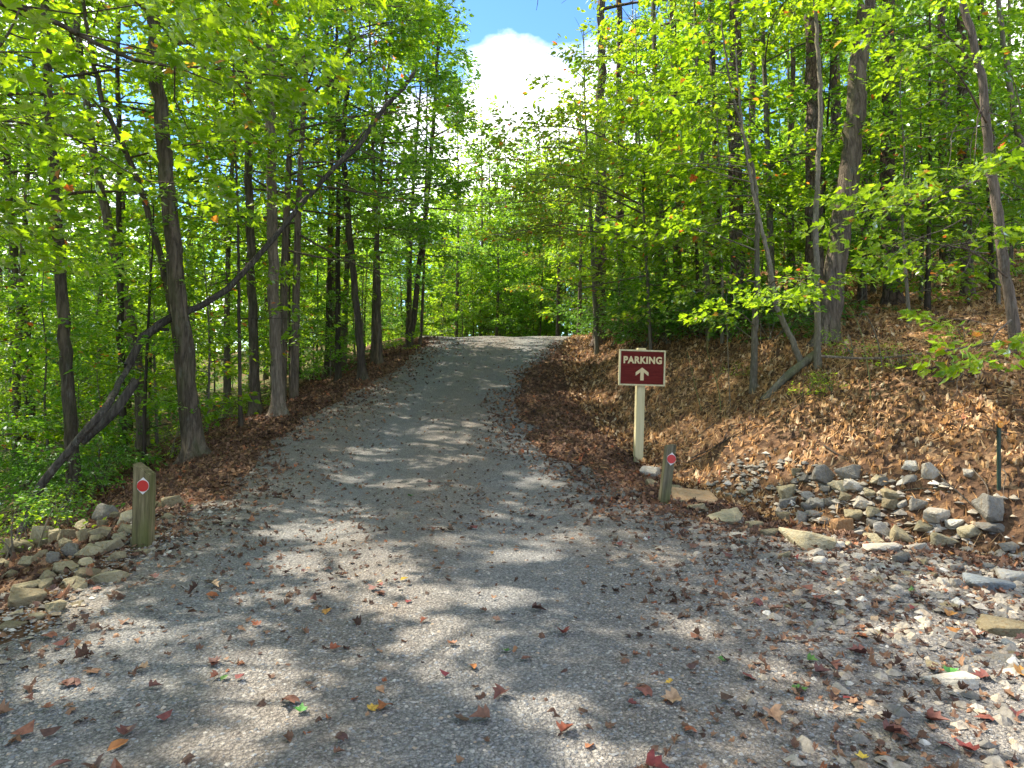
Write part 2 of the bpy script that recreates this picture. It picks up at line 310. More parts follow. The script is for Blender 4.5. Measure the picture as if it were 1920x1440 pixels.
def litter_mat(name, stops, tr=.25):
    m, t, o = mat(name); r = rnd_island(t); v = mapped(t, (1, 1, 1)); c = ramp(t, stops, r)
    c = mixc(t, .5, c, mixc(t, 1., c, ramp(t, [(.35, (.55, .5, .5)), (.65, (1.25, 1.25, 1.25))], noise(t, v, 35, 4)), 'MULTIPLY'))
    c = mixc(t, .8, c, mixc(t, 1., c, ramp(t, [(.36, (.5, .45, .4)), (.5, (1.05, 1., .94)), (.66, (1.45, 1.32, 1.2))], noise(t, v, 1.9, 5, .62)), 'MULTIPLY'))
    d = N(t, 'ShaderNodeBsdfPrincipled'); d.inputs['Roughness'].default_value = .7; d.inputs['Specular IOR Level'].default_value = .25; tl = N(t, 'ShaderNodeBsdfTranslucent'); t.links.new(c, d.inputs[0]); t.links.new(c, tl.inputs[0])
    t.links.new(bump(t, noise(t, v, 60, 4), .5, .006), d.inputs['Normal'])
    a = N(t, 'ShaderNodeMixShader'); a.inputs[0].default_value = tr; t.links.new(d.outputs[0], a.inputs[1]); t.links.new(tl.outputs[0], a.inputs[2]); t.links.new(a.outputs[0], o.inputs[0]); return m
M_litter = litter_mat("dry_leaf_litter", [(0, (.06, .037, .025)), (.25, (.13, .078, .045)), (.5, (.31, .175, .078)), (.7, (.52, .3, .12)), (.86, (.6, .43, .24)), (.975, (.7, .58, .4)), (1, (.4, .09, .03))])
M_needle = litter_mat("pine_straw", [(0, (.3, .165, .07)), (.6, (.52, .31, .13)), (1, (.7, .5, .27))], .1)
M_roadlit = litter_mat("road_leaf_litter", [(0, (.06, .036, .028)), (.45, (.13, .075, .052)), (.75, (.21, .125, .082)), (.93, (.32, .2, .12)), (1, (.32, .11, .05))])

# ------------------------------------------------------------------ ground and road
def grow(a, lim, s0, k):
    r = [a]; s = s0; sg = 1 if lim > a else -1
    while (lim - r[-1]) * sg > 0: r.append(r[-1] + sg * s); s *= k
    return r[1:]
xs = np.array(grow(-6, -420, .1, 1.09)[::-1] + list(np.arange(-6, 8, .075)) + grow(8, 420, .1, 1.09))
ys = np.array(grow(1.2, -150, .12, 1.15)[::-1] + list(np.arange(1.2, 14, .075)) + list(np.arange(14, 30, .16)) + grow(30, 700, .2, 1.1))
X, Y = np.meshgrid(xs, ys, indexing='ij'); Z = g(X, Y)
nx, ny = X.shape; idx = np.arange(nx * ny).reshape(nx, ny)
Q = np.stack([idx[:-1, :-1], idx[1:, :-1], idx[1:, 1:], idx[:-1, 1:]], -1).reshape(-1, 4)
me = mesh_np("ground", np.stack([X, Y, Z], -1), [Q], True)
dlx = xleft(Y) - X
at_ = me.attributes.new('green', 'FLOAT', 'POINT')
gv = np.clip((dlx - 1.2) / 2, 0, 1) * .75 + np.clip((Y - 25) / 4, 0, 1) * .8
at_.data.foreach_set('value', np.clip(gv, 0, 1).astype(np.float32).ravel())
tag(link("ground", me, mat=M_soil), kind='structure')
ry = np.arange(1.0, 30, .07); ry = np.concatenate([grow(1.0, -60, .1, 1.25)[::-1], ry, grow(30, 48, .3, 1.1)]); u = np.linspace(0, 1, 150)
U, RY = np.meshgrid(u, ry, indexing='ij')
el = gl(RY) + (fbm(RY * 1.7, RY * 0, 41) - .45) * .55; er = np.minimum(gr(RY), 16) + (fbm(RY * 1.7, RY * 0, 47) - .45) * .6
RX = el + (er - el) * U; edge = np.minimum(U, 1 - U)
RZ = g(RX, RY) + np.interp(edge, [0, .012, .05], [-.03, .006, .012])
ii = np.arange(RX.size).reshape(RX.shape)
me = mesh_np("gravel_road", np.stack([RX, RY, RZ], -1), [np.stack([ii[:-1, :-1], ii[1:, :-1], ii[1:, 1:], ii[:-1, 1:]], -1).reshape(-1, 4)], True)
ta = me.attributes.new('track', 'FLOAT', 'POINT'); wob = .25 * (fbm(RY * .5, RY * 0, 91) - .5)
tr_ = np.exp(-((RX + 1.75 + wob) / .42) ** 2) + np.exp(-((RX - .02 - .028 * (RY - 4) + wob) / .42) ** 2); ta.data.foreach_set('value', np.clip(tr_, 0, 1).astype(np.float32).ravel())
tag(link("gravel_road", me, mat=M_gravel), kind='structure')

def onroad(x, y): return (x > gl(y)) & (x < gr(y))
# loose stones over the gravel (nobody could count them)
def stones(n, xr, yr, smin, smax, keep, seed, name, material, lift=.25, flat=.65):
    r = np.random.RandomState(seed); x = r.uniform(*xr, n); y = r.uniform(*yr, n); k = keep(x, y, r.rand(n)); x, y = x[k], y[k]; n = len(x)
    s = smin + (smax - smin) * r.rand(n) ** 2.2
    T = np.array([[1, 0, 0], [.3, 1, .1], [-.6, .7, 0], [-.9, -.3, .1], [-.1, -1, 0], [.7, -.7, .05], [.25, .1, .75], [-.3, -.1, .7], [0, 0, -.7]])
    Fc = np.array([[0, 1, 6], [1, 2, 6], [2, 7, 6], [2, 3, 7], [3, 4, 7], [4, 6, 7], [4, 5, 6], [5, 0, 6], [1, 0, 8], [2, 1, 8], [3, 2, 8], [4, 3, 8], [5, 4, 8], [0, 5, 8]])
    V = T[None] * (1 + .55 * (r.rand(n, 9, 3) - .5)); V[..., 0] *= r.uniform(.7, 1.35, (n, 1)); V[..., 2] *= flat * r.uniform(.7, 1.3, (n, 1)); V *= s[:, None, None] * .5
    a = r.uniform(0, 6.283, n); ca, sa = np.cos(a)[:, None], np.sin(a)[:, None]; tl = r.normal(0, .18, (n, 1))
    V[..., 2] += V[..., 0] * tl
    Vx = V[..., 0] * ca - V[..., 1] * sa; Vy = V[..., 0] * sa + V[..., 1] * ca
    P = np.stack([Vx + x[:, None], Vy + y[:, None], V[..., 2] + (g(x, y) + .008 + s * .5 * lift)[:, None]], -1)
    me = mesh_np(name, P, [(Fc[None] + (np.arange(n) * 9)[:, None, None]).reshape(-1, 3)])
    return tag(link(name, me, mat=material), 'loose grey and tan gravel spread over the driveway surface', 'gravel', kind='stuff')
stones(190000, (-3.2, 5.2), (1.7, 7.5), .007, .022, lambda x, y, q: (np.abs(x) < .78 * y + .1) & (x > gl(y) - .3) & (x < gr(y) + .4) & (q < np.clip(1.25 - y * .16, .1, 1) * np.clip(.45 + .55 * (fbm(x * 1.2, y * 1.2, 77) > .42), 0, 1)), 3, "gravel", M_stones)
stones(34000, (.9, 6), (1.7, 6.8), .018, .08, lambda x, y, q: (x < .8 * y) & (q < (.05 + np.clip((x - .3 * y) / 1.6, 0, 1) ** 1.3) * np.clip((-dtoe(x, y) + .45) / .5, 0, 1) * .4), 4, "coarse_gravel", M_stones2, .15, .8)
stones(7000, (-4, -.9), (1.8, 6.4), .015, .05, lambda x, y, q: (q < np.clip(1 - np.abs(x - gl(y)) / .55, 0, 1) * .8), 5, "edge_gravel", M_stones2)
stones(9000, (1.4, 6), (3.4, 8), .03, .11, lambda x, y, q: (np.abs(dtoe(x, y) - .1) < .5) & (x > 1.9) & (q < .9 * np.clip(fbm(x * 1.3, y * 1.3, 88) * 2.4 - .2, 0, 1) * np.clip((x - 1.6) / .8, 0, 1)), 6, "riprap_rubble", M_stones2, .15, .7)
SHAPES = {}
_ml = [(-.02, .04), (.0, .3), (.22, .52), (.3, .3), (.55, .42), (.6, .2), (1.0, 0), (.6, -.2), (.55, -.42), (.3, -.3), (.22, -.52), (.0, -.3)]
V = np.array([[.3, 0, -.07]] + [[a, b, abs(b) * .25 - (.12 if a > .9 else 0)] for a, b in _ml])
SHAPES['maple'] = (V, [np.array([[0, 1 + (k + 1) % 12, 1 + k] for k in range(12)])])
SHAPES['oval'] = (np.array([[0, 0, 0], [.3, .27, .07], [.68, .22, .05], [1, 0, -.1], [.68, -.22, .05], [.3, -.27, .07]]), [np.array([[0, 3, 2, 1], [0, 5, 4, 3]])])
SHAPES['kite'] = (np.array([[0, 0, 0], [.42, .3, .08], [1, 0, -.06], [.42, -.3, .08]]), [np.array([[0, 2, 1], [0, 3, 2]])])
SHAPES['needle'] = (np.array([[0, .012, 0], [0, -.012, 0], [1, 0, -.05]]), [np.array([[0, 1, 2]])])
# ------------------------------------------------------------------ litter of dead leaves and needles
def litter(name, n, xr, yr, size, keep, seed, material, label, tilt=.45, lift=.02, shape=None):
    r = np.random.RandomState(seed); x = r.uniform(*xr, n); y = r.uniform(*yr, n); k = keep(x, y, r.rand(n)); x, y = x[k], y[k]; n = len(x)
    T = np.array([[-.5, 0, 0], [-.12, .3, .0], [.3, .2, 0], [.55, 0, 0], [.25, -.24, 0], [-.15, -.3, 0]])
    if shape: T = SHAPES[shape][0] * [1, .9, 1] - [.45, 0, 0]
    nv = len(T); V = np.repeat(T[None], n, 0) * (1 + .5 * (r.rand(n, nv, 3) - .5)); c1 = r.normal(0, .8, (n, 1)); c2 = r.normal(0, .6, (n, 1))
    V[..., 2] = np.abs(V[..., 1]) * c1 + V[..., 0] ** 2 * c2 + r.normal(0, .05, (n, nv)); s = size * r.uniform(.5, 1.35, n); V *= s[:, None, None]
    ax, ay = r.normal(0, tilt, (n, 1)), r.normal(0, tilt, (n, 1)); V[..., 2] += V[..., 0] * ax + V[..., 1] * ay
    a = r.uniform(0, 6.283, (n, 1)); Vx = V[..., 0] * np.cos(a) - V[..., 1] * np.sin(a); Vy = V[..., 0] * np.sin(a) + V[..., 1] * np.cos(a)
    P = np.stack([Vx, Vy, V[..., 2] + lift * r.rand(n, 1)], -1)
    P[..., 0] += x[:, None]; P[..., 1] += y[:, None]; b = P.reshape(-1, 3); b[:, 2] += gq(b[:, 0], b[:, 1]) + .016
    F4 = np.array([[0, 3, 2, 1], [0, 5, 4, 3]])
    if shape: F4 = SHAPES[shape][1][0]
    me = mesh_np(name, b, [(F4[None] + (np.arange(n) * nv)[:, None, None]).reshape(-1, F4.shape[1])])
    return tag(link(name, me, mat=material), label, 'leaf litter', kind='stuff')
inview = lambda x, y: (np.abs(x) < .8 * y + .4)
litter("bank_leaf_litter", 360000, (.3, 13), (3.4, 24), .054, lambda x, y, q: inview(x, y) & (dtoe(x, y) > -.35) & (q < np.clip(1.3 * np.exp(-(y - 5) * .1), .1, 1) * np.clip(fbm(x * 2.2, y * 2.2, 71) * 3.2 - .4, .45, 1)), 21, M_litter, 'thick brown and orange dead leaves covering the bank', .6, .04, 'maple')
litter("ditch_leaf_litter", 90000, (-1.5, 7), (2.6, 20), .05, lambda x, y, q: inview(x, y) & (dtoe(x, y) < .1) & (q < .85 * np.clip(1 + (x - gr(y)) / ((.5 + 1.5 * fbm(x * .8, y * .8, 66)) * np.clip(1.5 - y * .07, .45, 1)), 0, 1) ** 1.3), 22, M_roadlit, 'brown dead leaves lying along the ditch beside the drive', .35, .02, 'maple')
litter("shoulder_leaf_litter", 90000, (-8, 0), (1.8, 21), .05, lambda x, y, q: inview(x, y) & (x < gl(y) + 1.6) & (q < np.clip(.16 * y - .3, .12, .8) * np.exp(-np.clip(x - gl(y) + .1, 0, 9) / (.18 + .45 * fbm(x * .8, y * .8, 67)))) & (x > xleft(y) - 3), 23, M_roadlit, 'dull brown dead leaves along the left shoulder', .35, .02, 'maple')
litter("road_leaf_crumbs", 75000, (-4, 5), (1.7, 21), .034, lambda x, y, q: inview(x, y) & onroad(x, y) & (q < .06 + .5 * np.clip(fbm(x * .8, y * .5, 61) * 2 - .75, 0, 1) + np.clip((x - .1 * y - .1) / 1.6, 0, .8)), 24, M_roadlit, 'small crumbs of dead leaf strewn over the gravel', .3, .008, 'maple')
litter("pine_straw", 260000, (1.8, 11), (3.8, 15), .12, lambda x, y, q: inview(x, y) & (dtoe(x, y) > .1) & (q < np.clip(.3 + .9 * (fbm(x * .7, y * .7, 63) - .35) * 3, .08, 1) * np.exp(-(y - 5) * .08)), 25, M_needle, 'fallen pine needles strewn over the bank', .3, .05)
# squash straw to thin blades
_m = bpy.data.objects["pine_straw"].data; _v = np.empty(len(_m.vertices) * 3, np.float32); _m.vertices.foreach_get('co', _v); _v = _v.reshape(-1, 6, 3)
_ax = _v[:, 3:4] - _v[:, 0:1]; _ax /= np.linalg.norm(_ax, axis=2, keepdims=True); _c = (_v[:, 0:1] + _v[:, 3:4]) / 2
_along = ((_v - _c) * _ax).sum(2, keepdims=True) * _ax; _v = _c + _along + (_v - _c - _along) * .07; _m.vertices.foreach_set('co', _v.ravel()); _m.update()

# ------------------------------------------------------------------ tree machinery
def tube(pts, rad, n=8, lump=0., seed=0, lobe=None):
    P = np.asarray(pts, float); R = np.asarray(rad, float); k = len(P)
    T = np.gradient(P, axis=0); T /= np.linalg.norm(T, axis=1, keepdims=True) + 1e-9
    ref = np.array([0.13, 0.97, 0.2]) if abs(T[0, 2]) > .6 else np.array([0, 0, 1.])
    A = np.cross(T, ref); A /= np.linalg.norm(A, axis=1, keepdims=True) + 1e-9; B = np.cross(T, A)
    th = np.linspace(0, 2 * np.pi, n, endpoint=False)
    rr = R[:, None] * np.ones((1, n))
    if lump: rr = rr * (1 + lump * (np.random.RandomState(seed).rand(k, n) - .5) + lump * .8 * np.sin(th * 3 + seed)[None] * .5)
    if lobe is not None: rr = rr * (1 + np.asarray(lobe)[:, None] * (.5 + .5 * np.sin(th * 4 + seed)[None]))
    V = P[:, None] + rr[..., None] * (np.cos(th)[None, :, None] * A[:, None] + np.sin(th)[None, :, None] * B[:, None])
    i = np.arange(k * n).reshape(k, n); j = np.roll(i, -1, 1)
    Fq = np.stack([i[:-1], j[:-1], j[1:], i[1:]], -1).reshape(-1, 4)
    return V.reshape(-1, 3), Fq
def spline(pts, m):
    P = np.asarray(pts, float); t = np.concatenate([[0], np.cumsum(np.linalg.norm(np.diff(P, axis=0), axis=1))])
    d = np.gradient(P, t, axis=0) if len(P) > 2 else np.repeat((P[1:] - P[:1]) / t[1], 2, 0)
    s = np.linspace(0, t[-1], m); k = np.clip(np.searchsorted(t, s) - 1, 0, len(P) - 2); h = (t[k + 1] - t[k])[:, None]; u = ((s - t[k])[:, None]) / h
    return (2 * u ** 3 - 3 * u ** 2 + 1) * P[k] + (u ** 3 - 2 * u ** 2 + u) * h * d[k] + (-2 * u ** 3 + 3 * u ** 2) * P[k + 1] + (u ** 3 - u ** 2) * h * d[k + 1]

def rotmat(az, tilt, roll):
    ca, sa, ct, st, cr_, sr = np.cos(az), np.sin(az), np.cos(tilt), np.sin(tilt), np.cos(roll), np.sin(roll)
    z, o = np.zeros_like(az), np.ones_like(az)
    Rz = np.stack([np.stack([ca, -sa, z], -1), np.stack([sa, ca, z], -1), np.stack([z, z, o], -1)], -2)
    Ry = np.stack([np.stack([ct, z, st], -1), np.stack([z, o, z], -1), np.stack([-st, z, ct], -1)], -2)
    Rx = np.stack([np.stack([o, z, z], -1), np.stack([z, cr_, -sr], -1), np.stack([z, sr, cr_], -1)], -2)
    return Rz @ Ry @ Rx
def spray(shape, n, length, size, seed, spread=.55, clump=.06):
    r = np.random.RandomState(seed); V, _ = SHAPES[shape]
    u = r.uniform(.1, 1, n); side = np.where(r.rand(n) < .5, -1, 1); off = r.rand(n) ** .8 * length * spread * (1 - .6 * u)
    az = side * r.uniform(.3, 1.2, n) + r.normal(0, .25, n); P = np.stack([u * length + off * .6, side * off, -.25 * off + r.normal(0, clump, n)], -1)
    if shape == 'needle':
        P = np.stack([u * length, r.normal(0, .03, n), r.normal(0, .03, n)], -1); R = rotmat(r.uniform(-1.5, 1.5, n), r.uniform(-1.2, 1.0, n), r.uniform(0, 3, n))
    else: R = rotmat(az, r.normal(.25, .32, n), r.normal(0, .45, n))
    s = size * r.uniform(.6, 1.25, n)
    return np.einsum('nij,vj->nvi', R, V) * s[:, None, None] + P[:, None]
class Tree:
    def __init__(s, seed): s.r = np.random.RandomState(seed); s.tubes = []; s.sp = []; s.seed = seed
    def add(s, pts, rad, n=6, lump=0.): s.tubes.append(tube(pts, rad, n, lump, s.seed + len(s.tubes)))
    def limb(s, p0, az, el, L, r0, dens=1., sub=True, droop=.12, sl=.55):
        r = s.r; m = 6; t = np.linspace(0, 1, m); d = np.array([math.cos(az) * math.cos(el), math.sin(az) * math.cos(el), math.sin(el)])
        sidev = np.array([-math.sin(az), math.cos(az), 0]); wob = r.normal(0, .06 * L, 2)
        P = np.asarray(p0) + d * (t * L)[:, None] + sidev * (np.sin(t * 3) * wob[0])[:, None]; P[:, 2] += (np.sin(t * 2.5) * wob[1]) - droop * L * t ** 2
        s.path(P, r0, dens, sub, sl, az)
    def path(s, P, r0, dens=1., sub=True, sl=.55, az=None, start=.2, taper=.85):
        r = s.r; P = np.asarray(P, float); seg = np.linalg.norm(np.diff(P, axis=0), axis=1); L = seg.sum(); cum = np.concatenate([[0], np.cumsum(seg)]) / L
        s.add(P, r0 * (1 - taper * np.linspace(0, 1, len(P))), 6 if r0 > .02 else 4)
        k = max(2, int(L / .34 * dens)) if sub else max(1, int(L / .22 * dens))
        for i in range(k):
            u = start + (1 - start) * (i + r.rand()) / k; p = np.array([np.interp(u, cum, P[:, c]) for c in range(3)])
            dd = np.array([np.interp(min(1, u + .05), cum, P[:, c]) - np.interp(max(0, u - .05), cum, P[:, c]) for c in range(3)]); a0 = math.atan2(dd[1], dd[0])
            sd = 1 if i % 2 else -1
            if sub:
                l2 = L * (1 - u * .75) * r.uniform(.28, .5); a = a0 + sd * r.uniform(.5, 1.15)
                e = r.normal(.08, .22); q = p + np.array([math.cos(a) * math.cos(e), math.sin(a) * math.cos(e), math.sin(e)]) * l2 + np.array([0, 0, -.06 * l2])
                s.add([p, (p + q) / 2 + r.normal(0, .03 * l2, 3), q], np.array([.35, .25, .12]) * r0 * .55 + .002, 4)
                for v in np.arange(.25, 1.01, .26 / max(.35, l2) / max(.5, dens)):
                    s.sp.append((*(p + (q - p) * min(v, 1)), a + r.normal(0, .6), r.normal(.08, .2), r.normal(0, .3), sl * r.uniform(.7, 1.2)))
            else:
                s.sp.append((*p, a0 + sd * r.uniform(.2, 1.1), r.normal(.05, .2), r.normal(0, .3), sl * r.uniform(.7, 1.25)))
        s.sp.append((*P[-1], math.atan2(*(P[-1] - P[-2])[[1, 0]]), r.normal(.1, .2), r.normal(0, .3), sl))
    def crown(s, trunk, rad, h0, n, Lmax, el=(.1, .7), dens=1., top=1., prof=None, sl=.55, azc=None, azw=3.14, droop=.12):
        """limbs spread from height fraction h0 to 1 along the trunk"""
        r = s.r; trunk = np.asarray(trunk)
        for i in range(n):
            f = h0 + (1 - h0) * (i + r.rand() * .8) / n; k = f * (len(trunk) - 1); a = int(min(k, len(trunk) - 2)); p = trunk[a] + (trunk[a + 1] - trunk[a]) * (k - a)
            q = (f - h0) / (1 - h0 + 1e-6); L = Lmax * (prof(q) if prof else (.55 + .45 * math.sin(math.pi * min(1, q * .9 + .15))) * (1 - .55 * q * top)) * r.uniform(.7, 1.15)
            az = (i * 2.399 + r.normal(0, .35)) if azc is None else azc + r.uniform(-azw, azw)
            s.limb(p, az, el[0] + (el[1] - el[0]) * q + r.normal(0, .12), L, max(.008, rad * .3 * (1 - .6 * q)), dens, L > .9, droop, sl)
    def leaves(s, shape, size, n_leaf, gap=False, T=5, ext=None):
        if not s.sp: return None
        S = np.array(s.sp); out_ = []; tmpl = [spray(shape, n_leaf, 1., size / .55, s.seed * 7 + k) for k in range(T)]
        pick = s.r.randint(0, T, len(S))
        for k in range(T):
            q = S[pick == k]
            if not len(q): continue
            R = rotmat(q[:, 3], -q[:, 4], q[:, 5]); Vv = np.einsum('kij,lvj->klvi', R, tmpl[k]) * q[:, 6, None, None, None] + q[:, None, None, :3]
            out_.append(Vv.reshape(-1, Vv.shape[2], 3))
        return np.concatenate(out_)
def finish(name, base, T, bark, leafm, shape, size, nl, label, cat='tree', group=None, gap=True, clear=True, crown_name='crown', keepfrac=1.):
    root = empty(name, tuple(base), label, cat, group)
    tv, tf, o = [], [], 0
    for v, f in T.tubes: tv.append(v); tf.append(f + o); o += len(v)
    me = mesh_np('trunk', np.concatenate(tv) - np.asarray(base), [np.concatenate(tf)], True); link('trunk', me, root, mat=bark)
    Lv = T.leaves(shape, size, nl)
    if Lv is not None:
        c = Lv.mean(1); kill = np.zeros(len(c), bool)
        if gap: kill |= lit_gap(c)
        if clear: kill |= clearing(c)
        kill |= (c[:, 2] < gq(c[:, 0], c[:, 1]) + .05)
        if gap: kill |= (np.linalg.norm(c - np.array([0, 0, CZ]), axis=1) < 2.2)
        Lv = Lv[~kill]
        if len(Lv):
            fs = [(f[None] + (np.arange(len(Lv)) * Lv.shape[1])[:, None, None]).reshape(-1, f.shape[1]) for f in SHAPES[shape][1]]
            link(crown_name, mesh_np(crown_name, Lv - np.asarray(base), fs), root, mat=leafm)
    return root
def trunk_from_px(pts, y, H, lean=None):
    """pts: photo points from base up, at depth y (the base found on the ground); goes on above the frame to height H"""
    b = at(*pts[0], y); zb = g1(b[0], b[1]) - .08
    P = [np.array([b[0], y, zb])]
    for k, q in enumerate(pts[1:]):
        yy = q[2] if len(q) > 2 else y; p = at(q[0], q[1], yy)
        if p[2] > P[-1][2] + .2: P.append(p)
    d = (P[-1] - P[-2]) / np.linalg.norm(P[-1] - P[-2]); d = d * .6 + np.array([0, 0, .4]); d /= np.linalg.norm(d); top = zb + H
    while P[-1][2] < top - .5: P.append(P[-1] + d * min(2., max(.6, (top - P[-1][2]) / d[2]))); d = d * .7 + np.array([0, 0, .3])
    return np.array(P)
def key_tree(name, label, pts, y, wpx, H, seed, bark, leafm, shape, size, nl, h0, nb, Lmax, group=None, flare=1.5, el=(.1, .7), dens=1., extra=None, gap=True, sl=.55, azc=None, azw=3.14, yfix=False, prof=None, clear=True):
    if not yfix:
        h = hit(*pts[0][:2], near=4); y = h[1] if abs(h[1] - y) < .35 * y else y
    P = trunk_from_px(pts, y, H); S = spline(P, 22); r0 = wpx / F * y / 2 * (.76 if pts[0][0] < 900 else .9); hh = (S[:, 2] - S[0, 2]) / (S[-1, 2] - S[0, 2])
    R = r0 * (1 - .82 * hh ** 1.1) * (1 + (flare - 1) * np.exp(-(S[:, 2] - S[0, 2]) / .18)); R = np.maximum(R, .012)
    S2 = spline(P, 60); t = Tree(seed); hh2 = np.linspace(0, 1, 60); R2 = np.interp(hh2, np.linspace(0, 1, 22), R); R2 *= 1 + .3 * 0
    near = np.exp(-(S2[:, 2] - S2[0, 2]) / .18); R2 = np.maximum(r0 * (1 - .82 * hh2 ** 1.1) * (1 + (flare - 1) * near), .01)
    jit = t.r.normal(0, r0 * .12, (60, 3)); jit[:3] = 0; zz = S2[:, 2] - S2[0, 2]; S3 = np.concatenate([S2[:1], S2[:1] + (S2[1:2] - S2[:1]) * .35, S2[:1] + (S2[1:2] - S2[:1]) * .7, S2[1:] + jit[1:] * [1, 1, 0]]); R3 = np.interp(S3[:, 2], S2[:, 2], R2) if (np.diff(S2[:, 2]) > 0).all() else np.concatenate([R2[:1], R2[:1], R2[:1], R2[1:]]); t.tubes.append(tube(S3, R3, 16 if r0 > .05 else 8, .12, seed, .8 * np.exp(-(S3[:, 2] - S3[0, 2]) / .16)))
    t.crown(S, r0, h0, nb, Lmax, el, dens, sl=sl, azc=azc, azw=azw, prof=prof)
    if extra: extra(t, S, r0)
    return finish(name, P[0], t, bark, leafm, shape, size, nl, label, group=group, gap=gap, clear=clear)

# ------------------------------------------------------------------ the trees one can point to, left side of the drive
def limbs(*ls):
    """side limbs given as photo points with depth"""
    def f(t, S, r0):
        for pts, w_, dens in ls:
            t.path(spline([at(a, b, d) for a, b, d in pts], 10), w_ / F * pts[0][2] / 2, dens)
    return f
LW, RW = 'woodland trees left of the drive', 'woodland trees right of the drive'
key_tree('oak_tree', 'thick dark barked oak at the left road edge, straight and slightly leaning left', [(368, 856), (350, 690), (330, 500), (300, 200), (285, 0)], 9, 44, 13, 1, M_oakbark, M_oak, 'oval', .11, 26, .42, 24, 3.2, LW)
key_tree('maple_tree', 'slender stem curving up left beside the thick dark oak', [(352, 856), (318, 560), (290, 440), (255, 330), (190, 180), (165, 60)], 9.2, 20, 9, 2, M_oakbark, M_maple, 'maple', .1, 22, .45, 16, 2.2, LW)
key_tree('poplar_tree', 'pale grey brown trunk with flared base beside the gravel shoulder', [(522, 776), (514, 600), (511, 400), (505, 50)], 11.8, 29, 15, 3, M_palebark, M_oak, 'oval', .11, 26, .45, 22, 3.2, LW, 1.9)
key_tree('oak_tree', 'dark trunk standing just behind the pale flared trunk', [(480, 776), (472, 560), (466, 300), (462, 0)], 13.6, 24, 14, 4, M_oakbark, M_oak, 'oval', .11, 24, .4, 18, 2.6, LW)
key_tree('sapling', 'very thin dark sapling left of the pale flared trunk', [(452, 800), (448, 600), (446, 400), (440, 240)], 11.6, 10, 7, 5, M_darkbark, M_maple, 'maple', .1, 22, .25, 16, 1.5, LW, 1.2)
key_tree('maple_tree', 'mossy grey trunk rising behind the left rock pile', [(142, 948), (130, 760), (118, 560), (95, 250), (88, 100)], 8.2, 32, 11, 6, M_oakbark, M_maple, 'maple', .1, 24, .35, 22, 2.6, LW)
key_tree('oak_tree', 'dark narrow trunk with a bent top at the left road bend', [(681, 712), (668, 560), (655, 430), (645, 250), (655, 100)], 15, 19, 12, 7, M_darkbark, M_oak, 'oval', .11, 26, .4, 24, 3.4, LW)
key_tree('sapling', 'thin pale stem just right of the dark bent trunk', [(713, 682), (710, 560), (706, 420), (700, 300)], 16.3, 12, 10, 8, M_oakbark, M_oak, 'oval', .11, 24, .3, 16, 2.2, LW)
key_tree('oak_tree', 'left one of two close dark trunks before the road bend', [(614, 706), (617, 560), (620, 400), (622, 200)], 16, 17, 13, 9, M_darkbark, M_oak, 'oval', .12, 24, .3, 18, 2.4, LW)
key_tree('oak_tree', 'right one of two close dark trunks before the road bend', [(634, 712), (633, 540), (634, 300), (632, 100)], 15.4, 14, 13, 10, M_darkbark, M_oak, 'oval', .12, 24, .3, 18, 2.4, LW)
key_tree('oak_tree', 'dark leaning trunk beside the far left end of the drive', [(765, 652), (777, 590), (783, 520), (800, 380), (815, 200)], 18.6, 15, 12, 11, M_darkbark, M_oak, 'oval', .12, 26, .3, 22, 3.2, LW)
key_tree('sapling', 'thin upright stem nearest the far left end of the drive', [(787, 648), (793, 560), (796, 430), (799, 300)], 19, 8, 9, 12, M_oakbark, M_oak, 'oval', .12, 24, .25, 16, 2.2, LW, 1.2)
key_tree('maple_tree', 'thin grey trunk far left beyond the fallen snag', [(33, 905), (30, 760), (38, 560), (50, 360), (60, 200)], 9.6, 20, 10, 13, M_palebark, M_maple, 'oval', .11, 22, .4, 18, 2.4, LW)
key_tree('oak_tree', 'greyish pink trunk leaning left behind the thick dark oak', [(270, 800), (252, 640), (212, 450), (185, 330), (160, 180)], 12.2, 28, 12, 14, M_palebark, M_oak, 'oval', .11, 26, .5, 18, 2.8, LW)
key_tree('oak_tree', 'dark upright trunk between the fallen snag and the thick oak', [(232, 818), (226, 640), (224, 500), (222, 300)], 11.6, 17, 12, 15, M_darkbark, M_maple, 'oval', .11, 26, .4, 18, 2.4, LW)
key_tree('oak_tree', 'pinkish trunk at the far left, its top leaning left', [(60, 760), (45, 600), (28, 470), (15, 350)], 13.5, 26, 12, 16, M_palebark, M_maple, 'oval', .11, 24, .5, 18, 2.8, LW)
def snag(t, S, r0):
    t.add(spline([at(240, 690, 8.9), at(292, 610, 9.2), at(400, 560, 9.8), at(545, 410, 10.5), at(670, 262, 11), at(725, 200, 11.3), at(775, 135, 11.6)], 16) + t.r.normal(0, .02, (16, 3)), np.linspace(.05, .034, 16), 8, .2)
    t.add(spline([at(150, 826, 8.6), at(215, 770, 8.7), at(256, 712, 8.8)], 8), np.linspace(.07, .055, 8), 8, .2)
    t.add(spline([at(238, 690, 9.0), at(268, 640, 9.2), at(300, 617, 9.3), at(316, 618, 9.3)], 8), np.linspace(.05, .02, 8), 6, .2)
key_tree('leaning_tree', 'fallen dead trunk leaning diagonally through the left woods', [(38, 985), (70, 925), (125, 850), (185, 780), (240, 690, 8.9), (292, 610, 9.2), (400, 560, 9.8), (545, 410, 10.5), (670, 262, 11), (780, 130, 11.6)], 7.6, 21, 6.5, 17, M_deadbark, M_oak, 'oval', .11, 20, .8, 6, 1.6, LW, 1.1, extra=snag, yfix=True)
